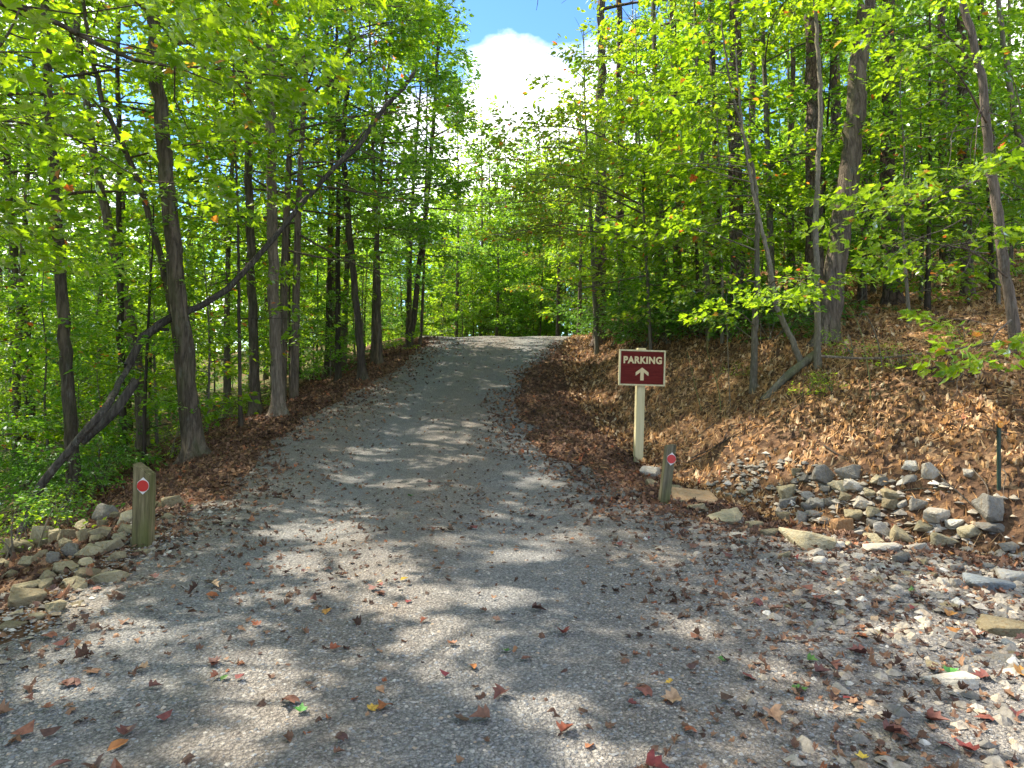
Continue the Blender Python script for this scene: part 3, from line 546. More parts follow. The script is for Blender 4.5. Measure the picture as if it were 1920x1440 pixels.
# crowns reaching over from a trunk just outside the frame
def over_left(t, S, r0):
    for pts, w_ in ((((-260, 60, 4.2), (20, 5, 4.4), (100, 40, 4.6), (250, 112, 5), (400, 128, 5.4), (560, 150, 6)), 14), (((-260, 260, 4.6), (0, 225, 5), (120, 250, 5.3), (240, 322, 5.6), (300, 350, 5.8)), 9), (((-200, 180, 4.4), (0, 85, 4.5), (52, -20, 4.6)), 12),
                    (((-260, -300, 4.5), (100, -160, 5), (420, -60, 5.6), (700, 10, 6.5)), 14), (((-200, -150, 4.2), (150, -60, 4.9), (330, 60, 5.3), (470, 180, 5.8)), 9), (((-300, 520, 5), (-40, 420, 5.4), (60, 440, 5.8), (170, 500, 6.2)), 7)):
        t.path(spline([at(*p) for p in pts], 14), w_ / F * 4.6 / 2, 1.25, True, .5, start=.25)
P = [(-5.2, 4.2, -1.2), (-5.1, 4.1, 1.5), (-4.9, 4.2, 4), (-4.8, 4.1, 6.5), (-4.7, 4, 9)]
t = Tree(31); S = spline(P, 30); t.add(S, .17 * (1 - .7 * np.linspace(0, 1, 30)), 10, .1); over_left(t, S, .17); t.crown(S, .17, .55, 18, 3.6, dens=1.1)
finish('maple_tree', P[0], t, M_oakbark, M_maple, 'maple', .105, 24, 'big leafed maple whose long dark boughs hang in from the upper left', group=LW)

# trees added for their shadows, nearly all out of view; crowns shade the near drive
k = 0
for x, y, H, L in ((-5.5, 1.2, 10, 3.4), (-8.5, 3, 12, 3.6), (-7.6, 6, 11, 3.2), (-4.8, -2, 11, 3.6), (-9, -1, 12, 3.6), (-12, 5.5, 13, 3.6), (-10.5, 9, 13, 3.4), (-4.4, 18, 11, 2.8), (-12.5, 2, 13, 3.5)):
    k += 1; zb = g1(x, y) - .1; t = Tree(40 + k); P = np.array([(x, y, zb), (x + .1, y, zb + H * .4), (x + .3 * t.r.normal(), y + .2, zb + H * .75), (x + .4 * t.r.normal(), y, zb + H)]); S = spline(P, 30)
    t.add(S, .08 * (1 - .8 * np.linspace(0, 1, 30)) * (1 + .5 * np.exp(-np.linspace(0, 12, 30))), 10, .1); t.crown(S, .1, .3, 24, L, dens=1.)
    finish('maple_tree' if k % 2 else 'oak_tree', P[0], t, M_oakbark, M_maple if k % 2 else M_oak, 'oval', .13, 20, ['tall maple added on the left slope to shade the drive', 'tall oak added on the left slope to shade the drive'][k % 2 - 1], group=LW)

# ------------------------------------------------------------------ right side of the drive
key_tree('sapling', 'straight pale grey sapling standing in front of the curved oak', [(1534, 690), (1531, 560), (1530, 400), (1538, 180), (1530, 40), (1522, -80)], 8.7, 14, 8, 61, M_thinbark, M_maple, 'maple', .1, 18, .7, 7, 1.6, RW, 1.1, azc=2.5, azw=2)
key_tree('oak_tree', 'big curving oak trunk on the bank, leaning right as it rises', [(1546, 645), (1558, 560), (1576, 430), (1592, 300), (1606, 150), (1625, -20)], 9.4, 46, 13, 62, M_oakbark, M_oak, 'oval', .11, 24, .45, 30, 3.2, RW, 1.25)
key_tree('pine_tree', 'straight reddish brown pine directly behind the pale sapling', [(1527, 600), (1526, 400), (1524, 200), (1522, 0)], 12.2, 38, 17, 63, M_pinebark, M_pine, 'needle', .2, 90, .6, 18, 2.4, RW, 1.2)
key_tree('pine_tree', 'grey pine trunk standing alone on the orange needle slope', [(1676, 575), (1668, 420), (1666, 200), (1664, 0)], 11.4, 33, 17, 64, M_pinebark, M_pine, 'needle', .2, 90, .6, 18, 2.4, RW, 1.35)
key_tree('pine_tree', 'tall straight pine standing behind the leafy bank shrubs', [(1386, 610), (1380, 420), (1378, 200), (1380, -20)], 13.6, 31, 17, 65, M_pinebark, M_pine, 'needle', .2, 90, .6, 18, 2.4, RW, 1.2)
def r6(t, S, r0):
    t.path(spline([at(1417, 560, 8.9), at(1470, 520, 8.4), at(1530, 535, 8.1), at(1590, 522, 7.9)], 8), .012, 1.6, True, .42)
    t.path(spline([at(1416, 585, 8.9), at(1440, 560, 8.2), at(1480, 575, 7.6)], 8), .011, 1.8, True, .42)
    t.path(spline([at(1418, 530, 9), at(1360, 520, 9.2), at(1290, 560, 9.3)], 8), .012, 1.6, True, .42)
    t.path(spline([at(1414, 610, 8.9), at(1380, 585, 8.6), at(1340, 595, 8.5)], 8), .012, 1.5, True, .42)
    t.path(spline([at(1418, 470, 8.9), at(1340, 440, 9), at(1270, 420, 9.1)], 8), .014, 1.3, True, .42)
key_tree('maple_sapling', 'young maple with low leafy sprays on the leaf covered bank', [(1412, 735), (1416, 600), (1420, 480), (1412, 320), (1390, 240), (1370, 160)], 9.2, 15, 5, 66, M_thinbark, M_maple, 'maple', .1, 20, .4, 12, 1.6, RW, 1.1, extra=r6, azc=2.9, azw=1.6, gap=False)
key_tree('maple_sapling', 'curved thin stem bending left from the bank by the old log', [(1512, 690), (1486, 640), (1462, 590), (1440, 480), (1408, 340), (1395, 260)], 9.2, 13, 4.2, 67, M_thinbark, M_maple, 'maple', .1, 20, .5, 9, 1.5, RW, 1.1, azc=2.9, azw=1.4)
key_tree('pine_tree', 'left pine of the dark pair where the drive crests', [(1124, 604), (1126, 420), (1126, 200), (1128, 0)], 17, 25, 17, 68, M_pinebark, M_pine, 'needle', .22, 90, .5, 20, 2.6, RW, 1.25)
key_tree('pine_tree', 'right pine of the dark pair where the drive crests', [(1168, 602), (1164, 420), (1162, 200), (1160, 0)], 18.5, 18, 17, 69, M_pinebark, M_pine, 'needle', .22, 90, .55, 18, 2.4, RW, 1.25)
def r9(t, S, r0):
    for pts in (((1888, 520, 7), (1820, 470, 6.6), (1740, 455, 6.2), (1670, 430, 6)), ((1860, 330, 7), (1800, 350, 6.4), (1720, 380, 6), (1650, 390, 5.8)), ((1895, 600, 6.9), (1860, 640, 6.2), (1880, 690, 5.6)), ((1850, 230, 7.1), (1780, 120, 6.6), (1680, 60, 6.3)), ((1830, 120, 7.1), (1740, 40, 6.6), (1640, -10, 6.4))):
        t.path(spline([at(*p) for p in pts], 8), .013, 1.1, True, .42)
    r = t.r
    for i in range(26):                                            # bare pale twigs
        a = at(r.uniform(1740, 1940), r.uniform(180, 480), r.uniform(5.6, 6.8)); q = [a]
        d = np.array([r.normal(-.3, .5), r.normal(0, .3), r.normal(0, .35)]); 
        for _ in range(4): d = d + r.normal(0, .22, 3); q.append(q[-1] + d * .16)
        t.add(spline(q, 8), np.linspace(.006, .002, 8), 4)
key_tree('maple_tree', 'sunlit pale trunk at the right edge with bare tangled twigs', [(1908, 662), (1896, 580), (1880, 470), (1856, 300), (1840, 150), (1808, 10)], 7.2, 22, 8, 70, M_palebark, M_maple, 'maple', .1, 20, .55, 16, 2.2, RW, 1.1, extra=r9, gap=False)
key_tree('pine_tree', 'dark pine behind the sunlit pale trunk', [(1816, 562), (1810, 400), (1806, 200), (1803, 0)], 13, 23, 16, 71, M_pinebark, M_pine, 'needle', .2, 80, .6, 16, 2.2, RW, 1.2)
key_tree('pine_tree', 'narrow dark pine upslope of the grey needle slope pine', [(1772, 520), (1770, 360), (1768, 180), (1765, 0)], 15, 19, 16, 72, M_pinebark, M_pine, 'needle', .2, 80, .6, 16, 2.2, RW, 1.2)
key_tree('pine_tree', 'dark pine trunk half hidden by leaves behind the sign', [(1272, 600), (1270, 450), (1266, 280), (1262, 60)], 16, 19, 16, 73, M_pinebark, M_oak, 'oval', .11, 22, .35, 20, 2.4, RW, 1.2)
key_tree('oak_tree', 'thin brown trunk behind leaves left of the half hidden pine', [(1236, 610), (1234, 470), (1230, 300), (1226, 80)], 17.5, 15, 13, 74, M_oakbark, M_maple, 'oval', .11, 24, .3, 20, 2.4, RW, 1.2)
key_tree('maple_tree', 'reddish twisting trunk in the upper right corner', [(1990, 560), (1955, 400), (1912, 260), (1885, 100), (1868, -20)], 8, 15, 9, 75, M_thinbark, M_maple, 'maple', .1, 20, .5, 14, 2.0, RW, 1.1)
for i, (px, y, xo, H, lm, sh, lb) in enumerate(((1222, 12.6, .0, 6.4, M_dogw, 'oval', 'yellowing dogwood with orange tinged leaves leaning over the drive'), (1250, 13.8, 0, 8, M_maple, 'maple', 'bright green maple behind the parking sign'), (1330, 12, 0, 7.5, M_maple, 'maple', 'yellow green maple crown above the bank shrubs'),
        (1205, 20, 0, 9, M_oak, 'oval', 'leafy oak right of the drive crest'), (1120, 16, 0, 7.5, M_maple, 'maple', 'leafy maple in front of the dark pine pair'), (1450, 11.5, 0, 8.5, M_maple, 'oval', 'slim maple between the tall pine and the pale sapling'))):
    t = Tree(80 + i); b = at(px, 600, y); zb = g1(b[0], y) - .1; P = np.array([(b[0], y, zb), (b[0] - .15, y - .1, zb + H * .4), (b[0] - .3, y - .2, zb + H * .75), (b[0] - .35, y - .3, zb + H)]); S = spline(P, 24)
    t.add(S, (.03 + .004 * H if i else .035) * (1 - .85 * np.linspace(0, 1, 24)), 8, .1); t.crown(S, .07, .22, 22, 2.6, dens=1.15, azc=None, droop=.1)
    if i == 0:
        for q in ((1205, 470), (1200, 430), (1195, 380), (1195, 330), (1200, 290), (1205, 400)): t.path(spline([at(q[0], q[1], 12.5), at(q[0] - 120, q[1] - 50, 11.8), at(q[0] - 265, q[1] - 50 + 20 * (q[0] == 1205), 11.3)], 8), .02, 1.4, True, .5)
    finish('maple_tree' if i else 'dogwood_tree', P[0], t, M_thinbark, lm, sh, .1, 26, lb, group=RW, clear=(i > 0))

# left crowns that hang out over the drive (foliage between the dark bent trunk and the sky gap)
for i, (px, y, H, lb) in enumerate(((735, 12.6, 9.5, 'leafy maple with boughs over the drive left of the sky gap'), (800, 16.5, 9, 'oak with dense low boughs over the far drive'), (600, 13, 10, 'broad leafy oak behind the pale flared trunk'), (830, 20.5, 9.5, 'oak whose dense boughs reach over the left end of the crest'))):
    t = Tree(90 + i); b = at(px, 600, y); b[0] = min(b[0], float(xleft(np.array([y]))[0]) - .5); zb = g1(b[0], y) - .1; P = np.array([(b[0], y, zb), (b[0] + .1, y, zb + H * .4), (b[0] + .35, y - .1, zb + H * .75), (b[0] + .5, y, zb + H)]); S = spline(P, 24)
    t.add(S, .09 * (1 - .85 * np.linspace(0, 1, 24)), 8, .1); t.crown(S, .09, .3, 26, 3.0, dens=1.1); t.crown(S, .09, .4, 8, 3.8, dens=1.1, azc=-.2, azw=.8)
    finish('oak_tree' if i else 'maple_tree', P[0], t, M_oakbark, M_maple if i == 0 else M_oak, 'oval', .115, 26, lb, group=LW)

for i, (px, y, H, lm, lb) in enumerate(((900, 33, 11.5, M_far, 'leafy tree just left of the sky gap beyond the crest'), (985, 35, 10.5, M_far, 'lowest tree in the middle of the sky gap beyond the crest'), (1045, 28.5, 10.4, M_dogw, 'tall yellow green tree right of the sky gap beyond the crest'), (945, 36, 11.5, M_far, 'pale green slender tree at the far end of the drive'), (855, 31, 11.5, M_maple, 'bright maple at the far left bend of the drive'), (1085, 26, 9.8, M_maple, 'bright maple at the far right bend of the drive'),
        (1010, 38, 12, M_far, 'farther green tree under the white cloud'), (960, 39, 12, M_maple, 'farther bright tree straight above the crest'), (915, 38, 13, M_oak, 'tallest dark green tree left of the sky gap'), (930, 31, 6, M_far, 'short round tree standing in the glade beyond the crest'))):
    t = Tree(95 + i); b = at(px, 600, y); zb = g1(b[0], y) - .1; P = np.array([(b[0], y, zb), (b[0] + .1, y, zb + H * .5), (b[0] + .05, y, zb + H)]); S = spline(P, 24)
    t.add(S, .09 * (1 - .85 * np.linspace(0, 1, 24)), 8, .1); t.crown(S, .09, .1, 32, 2.1, dens=1.)
    finish('slender_tree', P[0], t, M_oakbark, lm, 'kite', .16, 24, lb, group='trees beyond the crest', clear=False)

# ------------------------------------------------------------------ woods behind: a few kinds, copied tree by tree
def proto(seed, H, r0, h0, nb, L, bark, lm, shape, size, nl, lean=.03, sl=.6, dens=1.):
    t = Tree(seed); n = 5; P = np.cumsum(np.concatenate([[[0, 0, -.15]], np.stack([t.r.normal(0, lean * H / n, n), t.r.normal(0, lean * H / n, n), np.full(n, H / n)], -1)]), 0); S = spline(P, 26)
    t.add(S, r0 * (1 - .8 * np.linspace(0, 1, 26)) * (1 + .6 * np.exp(-np.linspace(0, 14, 26))), 8, .12); t.crown(S, r0, h0, nb, L, dens=dens, sl=sl)
    o = finish('tree', (0, 0, 0), t, bark, lm, shape, size, nl, 'x', gap=False, clear=False); return o
# the protos are grown far below ground level tests: lift the kill test by building at the origin of a flat patch
def glade(x, y): return (-17 < x < 3) and 24 < y < 36.5
def copy_thing(o, name, loc, rz, sc, label, cat, group):
    c = o.copy(); c.name = name; COL.objects.link(c); c.location = loc; c.rotation_euler = (0, 0, rz); c.scale = (sc, sc, sc); tag(c, label, cat, group)
    for ch in o.children:
        d = ch.copy(); COL.objects.link(d); d.parent = c
    return c
big = [proto(201, 12, .085, .3, 24, 2.8, M_oakbark, M_oak, 'kite', .14, 26), proto(202, 13, .095, .4, 24, 3., M_darkbark, M_oak, 'kite', .14, 26), proto(203, 11, .07, .25, 24, 2.6, M_palebark, M_maple, 'kite', .14, 26), proto(204, 14, .09, .5, 22, 2.8, M_pinebark, M_maple, 'kite', .14, 26)]
sap = [proto(211, 4.5, .028, .12, 20, 1.5, M_thinbark, M_maple, 'oval', .1, 24, .05, .5), proto(212, 3.2, .02, .08, 18, 1.2, M_thinbark, M_maple, 'oval', .1, 24, .06, .5), proto(213, 5.5, .035, .15, 22, 1.6, M_darkbark, M_oak, 'oval', .1, 24, .05, .5), proto(214, 2.2, .015, .06, 16, 1.0, M_thinbark, M_shrub, 'oval', .09, 24, .06, .45)]
thin = [proto(221, 12, .07, .42, 18, 2., M_pinebark, M_maple, 'kite', .13, 24), proto(222, 11, .05, .4, 18, 1.8, M_thinbark, M_oak, 'kite', .13, 24), proto(223, 13, .09, .5, 16, 2., M_pinebark, M_oak, 'kite', .13, 24)]
used = set(); taken = []
KEYS = [o for o in COL.objects if o.parent is None and o.get('category') == 'tree' and o.name not in [p.name for p in big + sap + thin]]
def near_phrase(x, y):
    return None
PXN = [(-1e9, 200, 'behind the leaning dead snag'), (200, 430, 'behind the thick dark oak'), (430, 560, 'behind the pale flared trunk'), (560, 720, 'behind the two close dark trunks'), (720, 900, 'beyond the left end of the drive crest'), (900, 1100, 'beyond the crest of the drive'), (1100, 1230, 'behind the dark pine pair at the crest'), (1230, 1420, 'behind the parking sign and bank shrubs'), (1420, 1600, 'behind the curving oak'), (1600, 1740, 'behind the grey pine of the needle slope'), (1740, 1e9, 'behind the sunlit pale trunk')]
def phrase(x, y):
    px = CX + x / y * F
    for a, b, s in PXN:
        if a <= px < b: return s
DIST = lambda y: 'near' if y < 13 else ('mid distance' if y < 19 else ('farther' if y < 26 else 'distant'))
def scatter(protos, n, region, mind, names, label, cat, group, seed, sc=(.8, 1.2)):
    r = np.random.RandomState(seed); c = 0; tries = 0
    while c < n and tries < 6000:
        tries += 1; x, y = region(r)
        if x is None or any((x - a) ** 2 + (y - b) ** 2 < mind ** 2 for a, b in taken): continue
        taken.append((x, y)); k = r.randint(len(protos)); o = protos[k]; first = o['label'] == 'x'
        lb = label(k, x, y)
        if first: o.name = names[k]; o.location = (x, y, g1(x, y)); o.rotation_euler = (0, 0, r.uniform(0, 6.28)); s = r.uniform(*sc); o.scale = (s, s, s); tag(o, lb, cat, group)
        else: copy_thing(o, names[k], (x, y, g1(x, y)), r.uniform(0, 6.28), r.uniform(*sc), lb, cat, group)
        c += 1
def left_reg(ymin, ymax, off):
    def f(r):
        y = r.uniform(ymin, ymax); x = float(xleft(np.array([y]))[0]) - off - abs(r.uniform(0, 1)) ** .9 * (y * .62)
        return (x, y) if x > -.82 * y - 1 and not glade(x, y) else (None, None)
    return f
def right_reg(ymin, ymax, dmin, pxmax=2050, pxmin=0):
    def f(r):
        y = r.uniform(ymin, ymax); x = r.uniform(1, .85 * y)
        d = float(dtoe(np.array([x]), np.array([y]))[0]); px = CX + x / y * F
        return (x, y) if d > dmin and pxmin < px < pxmax else (None, None)
    return f
def back_reg2(r):
    y = r.uniform(30, 37); x = r.uniform(-.26 * y, .16 * y); return x, y
def back_reg(r):
    y = r.uniform(37, 42); x = r.uniform(-.3 * y, .16 * y); return x, y
KB = ['brown barked leafy tree', 'dark barked leafy tree', 'pale barked light green tree', 'tall straight tree with high crown']
scatter(big, 15, left_reg(13, 30, 1.4), 1.7, ['oak_tree', 'oak_tree', 'maple_tree', 'pine_tree'], lambda k, x, y: f'{DIST(y)} {KB[k]} {phrase(x, y)}', 'tree', LW, 301)
scatter(big, 10, back_reg, 2.2, ['oak_tree', 'oak_tree', 'maple_tree', 'pine_tree'], lambda k, x, y: f'{DIST(y)} {KB[k]} {phrase(x, y)}', 'tree', 'trees beyond the crest', 302, (.75, 1.1))
KT = ['narrow pine', 'thin grey stemmed tree', 'dark straight pine']
scatter(thin, 42, right_reg(12, 32, 2.0), 1.25, ['pine_tree', 'slender_tree', 'pine_tree'], lambda k, x, y: f'{DIST(y)} {KT[k]} {phrase(x, y)}', 'tree', RW, 303)
KS = ['light green maple sapling', 'small bright green sapling', 'dark stemmed green sapling', 'low leafy sapling']
scatter(sap, 56, left_reg(8.5, 28, .9), .8, ['sapling'] * 4, lambda k, x, y: f'{DIST(y)} {KS[k]} {phrase(x, y)}', 'sapling', 'saplings under the left trees', 304)
scatter(sap, 34, back_reg2, 1.0, ['sapling'] * 4, lambda k, x, y: f'{DIST(y)} {KS[k]} {phrase(x, y)}', 'sapling', 'saplings beyond the crest', 305, (.9, 1.5))
scatter(sap, 22, right_reg(11, 26, 1.4, 1560), .9, ['sapling'] * 4, lambda k, x, y: f'{DIST(y)} {KS[k]} {phrase(x, y)}', 'sapling', 'saplings on the right bank', 306)
scatter(sap, 12, right_reg(9.5, 13, 3.6, 2000, 1600), .8, ['sapling'] * 4, lambda k, x, y: f'{DIST(y)} {KS[k]} {phrase(x, y)}', 'sapling', 'saplings on the right bank', 308)
scatter(sap, 30, right_reg(12.5, 30, 2.5, 2050, 1560), 1., ['sapling'] * 4, lambda k, x, y: f'{DIST(y)} {KS[k]} {phrase(x, y)}', 'sapling', 'saplings on the right bank', 307)
for p in big + sap + thin:
    if p['label'] == 'x':
        for ch in list(p.children): bpy.data.objects.remove(ch)
        bpy.data.objects.remove(p)

# far woods that read as one mass
r = np.random.RandomState(77); cand = []
tv, tf, o, lv = [], [], 0, []
for i in range(420):
    a = r.uniform(-.78, .78); y = r.uniform(30, 75); x = math.tan(a) * y if i % 3 else r.uniform(-.85, .85) * y
    if abs(x - .02 * y) < .05 * y + .5 and y < 38: continue
    if x < -8 and r.rand() < .3: continue
    if -19 < x < 3 and y < 39: continue
    zb = g1(x, y); H = (r.uniform(9, 14) if x > -6 else r.uniform(8, 12)) * (.35 if i % 3 == 1 else 1); cz = H * .55
    v, f = tube([(x, y, zb - .3), (x + r.normal(0, .2), y, zb + H * .5), (x, y, zb + H * .9)], (.16, .12, .03), 5); tv.append(v); tf.append(f + o); o += len(v)
    m = 620; q = r.normal(0, 1, (m, 3)); q /= np.linalg.norm(q, axis=1, keepdims=True); q *= r.rand(m, 1) ** .4; q *= [2.3, 2.3, H * .5]
    cl_ = np.floor(q / .9); q = q + .35 * (hash2(cl_[:, 0] * 3 + cl_[:, 1], cl_[:, 2], i)[:, None] - .5)
    R = rotmat(r.uniform(0, 6.28, m), r.normal(.2, .4, m), r.normal(0, .5, m)); V0 = SHAPES['kite'][0] * .42
    lv.append(np.einsum('nij,vj->nvi', R, V0) * r.uniform(.6, 1.3, (m, 1, 1)) + (q + [x, y, zb + cz])[:, None])
root = empty('far_woods', (0, 45, 0)); tag(root, 'far green woods closing the view behind the nearer trees', 'woods', kind='stuff')
link('trunks', mesh_np('trunks', np.concatenate(tv) - np.array([0, 45, 0]), [np.concatenate(tf)], True), root, mat=M_darkbark)
L_ = np.concatenate(lv); fs = [(f[None] + (np.arange(len(L_)) * 4)[:, None, None]).reshape(-1, 3) for f in SHAPES['kite'][1]]
link('foliage', mesh_np('foliage', L_ - np.array([0, 45, 0]), fs), root, mat=M_far)
for c_ in root.children: c_['kind'] = 'stuff'

r = np.random.RandomState(12); n = 9000; x = r.uniform(-6, 6, n); y = r.uniform(25.5, 32, n); kx = (~onroad(x, y)) & (dtoe(x, y) < 1.5); x, y = x[kx], y[kx]; n = len(x)
B = np.array([[-.012, 0, 0], [.012, 0, 0], [0, .12, .42]]); az = r.uniform(0, 6.28, n); sc_ = r.uniform(.5, 1.3, (n, 1))
GV = np.stack([(B[:, 0] * np.cos(az)[:, None] - B[:, 1] * np.sin(az)[:, None]) * sc_ + x[:, None], (B[:, 0] * np.sin(az)[:, None] + B[:, 1] * np.cos(az)[:, None]) * sc_ + y[:, None], B[None, :, 2] * sc_ + g(x, y)[:, None]], -1)
tag(link('grass', mesh_np('grass', GV, [np.arange(n * 3).reshape(-1, 3)]), mat=M_far), 'tall green grass along the far bend of the drive', 'grass', kind='stuff')
# shrubs on the bank behind the sign, ground plants on the left slope
def shrub(seed, h, rad, n, lm, size=.085, nl=22, sl=.42):
    t = Tree(seed)
    for i in range(n):
        az = t.r.uniform(0, 6.28); t.limb((t.r.normal(0, .12 * rad), t.r.normal(0, .12 * rad), -.05), az, t.r.uniform(.5, 1.4), t.r.uniform(.5, 1.) * math.hypot(h, rad), .01, 1.3, True, .1, sl)
    root = empty('shrub', (0, 0, 0), 'x'); tv, tf, o = [], [], 0
    for v, f in t.tubes: tv.append(v); tf.append(f + o); o += len(v)
    link('stems', mesh_np('stems', np.concatenate(tv), [np.concatenate(tf)], True), root, mat=M_thinbark)
    Lv = t.leaves('oval', size, nl); Lv = Lv[Lv.mean(1)[:, 2] > 0]
    link('foliage', mesh_np('foliage', Lv, [(f[None] + (np.arange(len(Lv)) * 6)[:, None, None]).reshape(-1, 4) for f in SHAPES['oval'][1]]), root, mat=lm); return root
SH = [shrub(401, .9, .6, 12, M_shrub), shrub(402, .6, .5, 9, M_shrub), shrub(403, .35, .35, 6, M_maple, .07, 14, .3)]
def put_shrub(k, p, sc, label, group):
    o = SH[k]
    if o['label'] == 'x': o.location = p; o.scale = (sc, sc, sc); tag(o, label, 'shrub', group)
    else: copy_thing(o, 'shrub', p, random.uniform(0, 6.28), sc, label, 'shrub', group)
for i, (px, py, k, sc, lb) in enumerate(((1125, 628, 0, 1.1, 'leafy shrub at the crest end of the bank'), (1175, 632, 0, 1.25, 'dark green shrub on the bank under the pine pair'), (1225, 645, 1, 1.3, 'low dark shrub directly above the parking sign'), (1268, 640, 0, 1.2, 'dark leafy shrub on the bank right of the sign'), (1320, 632, 0, 1.25, 'dense shrub on the bank top behind the thin green stems'), (1370, 636, 1, 1.4, 'dark shrub left of the young low leafed maple'), (1440, 640, 0, 1.1, 'shrub in deep shade right of the young low leafed maple'), (1480, 620, 1, 1.4, 'shaded shrub left of the curving oak'),
      (1200, 615, 0, 1.5, 'tall leafy shrub filling the bank top behind the sign'), (1300, 610, 0, 1.5, 'tall shrub between the pines behind the sign'), (1340, 600, 0, 1.5, 'tall shaded shrub below the tall straight pine'))):
    put_shrub(k, hit(px, py, 6), sc, lb, 'shrubs on the bank')
rr = random.Random(5)
for i in range(40):
    px, py = rr.uniform(10, 470), 0; x = -rr.uniform(3.6, 9.5); y = rr.uniform(6, 13)
    if x > float(xleft(np.array([y]))[0]) - .9 or x < -.78 * y: continue
    put_shrub(2 if i % 3 else 1, (x, y, g1(x, y)), rr.uniform(.7, 1.3), f'low green undergrowth plant on the left slope {phrase(x, y)}', 'undergrowth plants on the left slope')
for i, (px, py, sc, lb) in enumerate(((1515, 740, .7, 'small green seedling above the sunlit leaves, left of the log end'), (1560, 735, .6, 'small green seedling just above the yellow leaf on the bank'), (1690, 690, .7, 'little green plant beside the pale fallen stick'), (1600, 670, .9, 'green seedling clump at the foot of the curving oak'), (1395, 705, .5, 'tiny green seedling left of the young maple stem'), (1810, 640, .7, 'small green plant on the upper needle slope'))):
    put_shrub(2, hit(px, py, 4), sc, lb, 'green seedlings on the bank')

# thin bare stems, fallen log and stick on the bank
def stick(name, label, cat, pts, r0, r1, material, n=7, forks=(), group=None):
    P = spline(pts, 16); b = P[0]; tv, f = tube(P, np.linspace(r0, r1, 16), n, .15, len(label)); tv = [tv]; tf = [f]; o = len(tv[0])
    for q, ra in forks:
        v, f = tube(spline(q, 10), np.linspace(ra, ra * .3, 10), 5); tv.append(v); tf.append(f + o); o += len(v)
    return tag(link(name, mesh_np(name, np.concatenate(tv) - b, [np.concatenate(tf)], True), loc=tuple(b), mat=material), label, cat, group)
M_green, t_, o_ = mat("green_stem"); pbsdf(t_, o_, ramp(t_, [(.3, (.09, .1, .03)), (.7, (.2, .21, .07))], noise(t_, mapped(t_, (1, 1, 1)), 14, 3)), .7)
h = hit(1352, 772, 5); y = h[1]
stick('bare_stem', 'forked yellow green bare stem on the bank right of the sign', 'stem', [h - [0, 0, .05], at(1348, 735, y), at(1336, 690, y), at(1326, 655, y - .1), at(1328, 625, y - .2), at(1342, 606, y - .25)], .007, .003, M_green, forks=[([at(1343, 718, y), at(1352, 695, y), at(1356, 680, y + .1)], .005), ([at(1327, 650, y), at(1331, 615, y), at(1350, 575, y + .2)], .003)])
h = hit(1318, 775, 5); y = h[1]
stick('bare_stem', 'faint thin green stem nearest the sign', 'stem', [h - [0, 0, .05], at(1305, 730, y), at(1296, 690, y), at(1288, 660, y)], .006, .003, M_green)
h = hit(1370, 765, 5); y = h[1]
stick('bare_stem', 'reddish upright bare stem left of the young maple', 'stem', [h - [0, 0, .05], at(1366, 700, y), at(1364, 640, y), at(1362, 560, y), at(1372, 500, y)], .006, .003, M_thinbark)
h = hit(1632, 758, 5); y = h[1]
stick('bare_stem', 'thin mossy stem rising from the sunlit leaves', 'stem', [h - [0, 0, .05], at(1631, 720, y), at(1624, 670, y), at(1610, 610, y), at(1592, 575, y)], .007, .003, M_green)
h = hit(1655, 700, 5); y = h[1]
stick('bare_stem', 'bent pale stem just right of the mossy stem', 'stem', [h - [0, 0, .05], at(1648, 650, y), at(1632, 605, y), at(1618, 585, y), at(1606, 610, y)], .008, .004, M_thinbark)
a, b = hit(1430, 752, 5), hit(1530, 682, 5)
stick('fallen_log', 'weathered grey log lying slantwise on the bank at the sapling foot', 'log', [a + [0, 0, .0], (a + b) / 2 + [0, 0, .1], b + [0, 0, .12]], .045, .06, M_thinbark, 10)
b1 = at(1538, 668, 8.3)
stick('fallen_stick', 'long pale dead branch lying nearly level across the bank', 'branch', [b1, at(1640, 672, 8.2), at(1720, 664, 8.0), at(1790, 655, 7.8), at(1860, 640, 7.6)], .017, .008, M_palebark, 7)
TW = [([(1295, 865), (1330, 850), (1385, 818), (1440, 795)], 'slim dry branch lying on the sunlit leaves above the ditch'),
      ([(1545, 842), (1570, 858), (1590, 868)], 'short pale twig above the riprap'),
      ([(1765, 905), (1800, 935), (1840, 975)], 'dry stalk lying across the rocks beside the marker'),
      ([(1680, 935), (1730, 925), (1770, 928)], 'dark stick lying over the grey rocks'),
      ([(1700, 696), (1735, 702), (1768, 696), (1815, 712)], 'pale crooked twig on the upper bank')]
for i, (q, lb) in enumerate(TW):
    stick('twig', lb, 'twig', [hit(*p, 3) + np.array([0, 0, .035]) for p in q], .009, .004, M_deadbark if i != 3 else M_darkbark, 6)

rt = random.Random(4)
for i in range(26):
    px, py = rt.uniform(1120, 1900), rt.uniform(690, 900); p = hit(px, py, 3); 
    if float(dtoe(p[:1], p[1:2])[0]) < .15: continue
    a = rt.uniform(0, 6.28); L = rt.uniform(.15, .55); q = [(p[0] + math.cos(a) * L * u + rt.gauss(0, .02), p[1] + math.sin(a) * L * u + rt.gauss(0, .02)) for u in (0, .35, .7, 1)]
    stick('twig', 'small dry twig lying among the dead leaves on the bank', 'twig', [np.array([x, y, g1(x, y) + .045]) for x, y in q], .006, .002, M_deadbark if i % 2 else M_palebark, 5, group='small twigs on the bank')
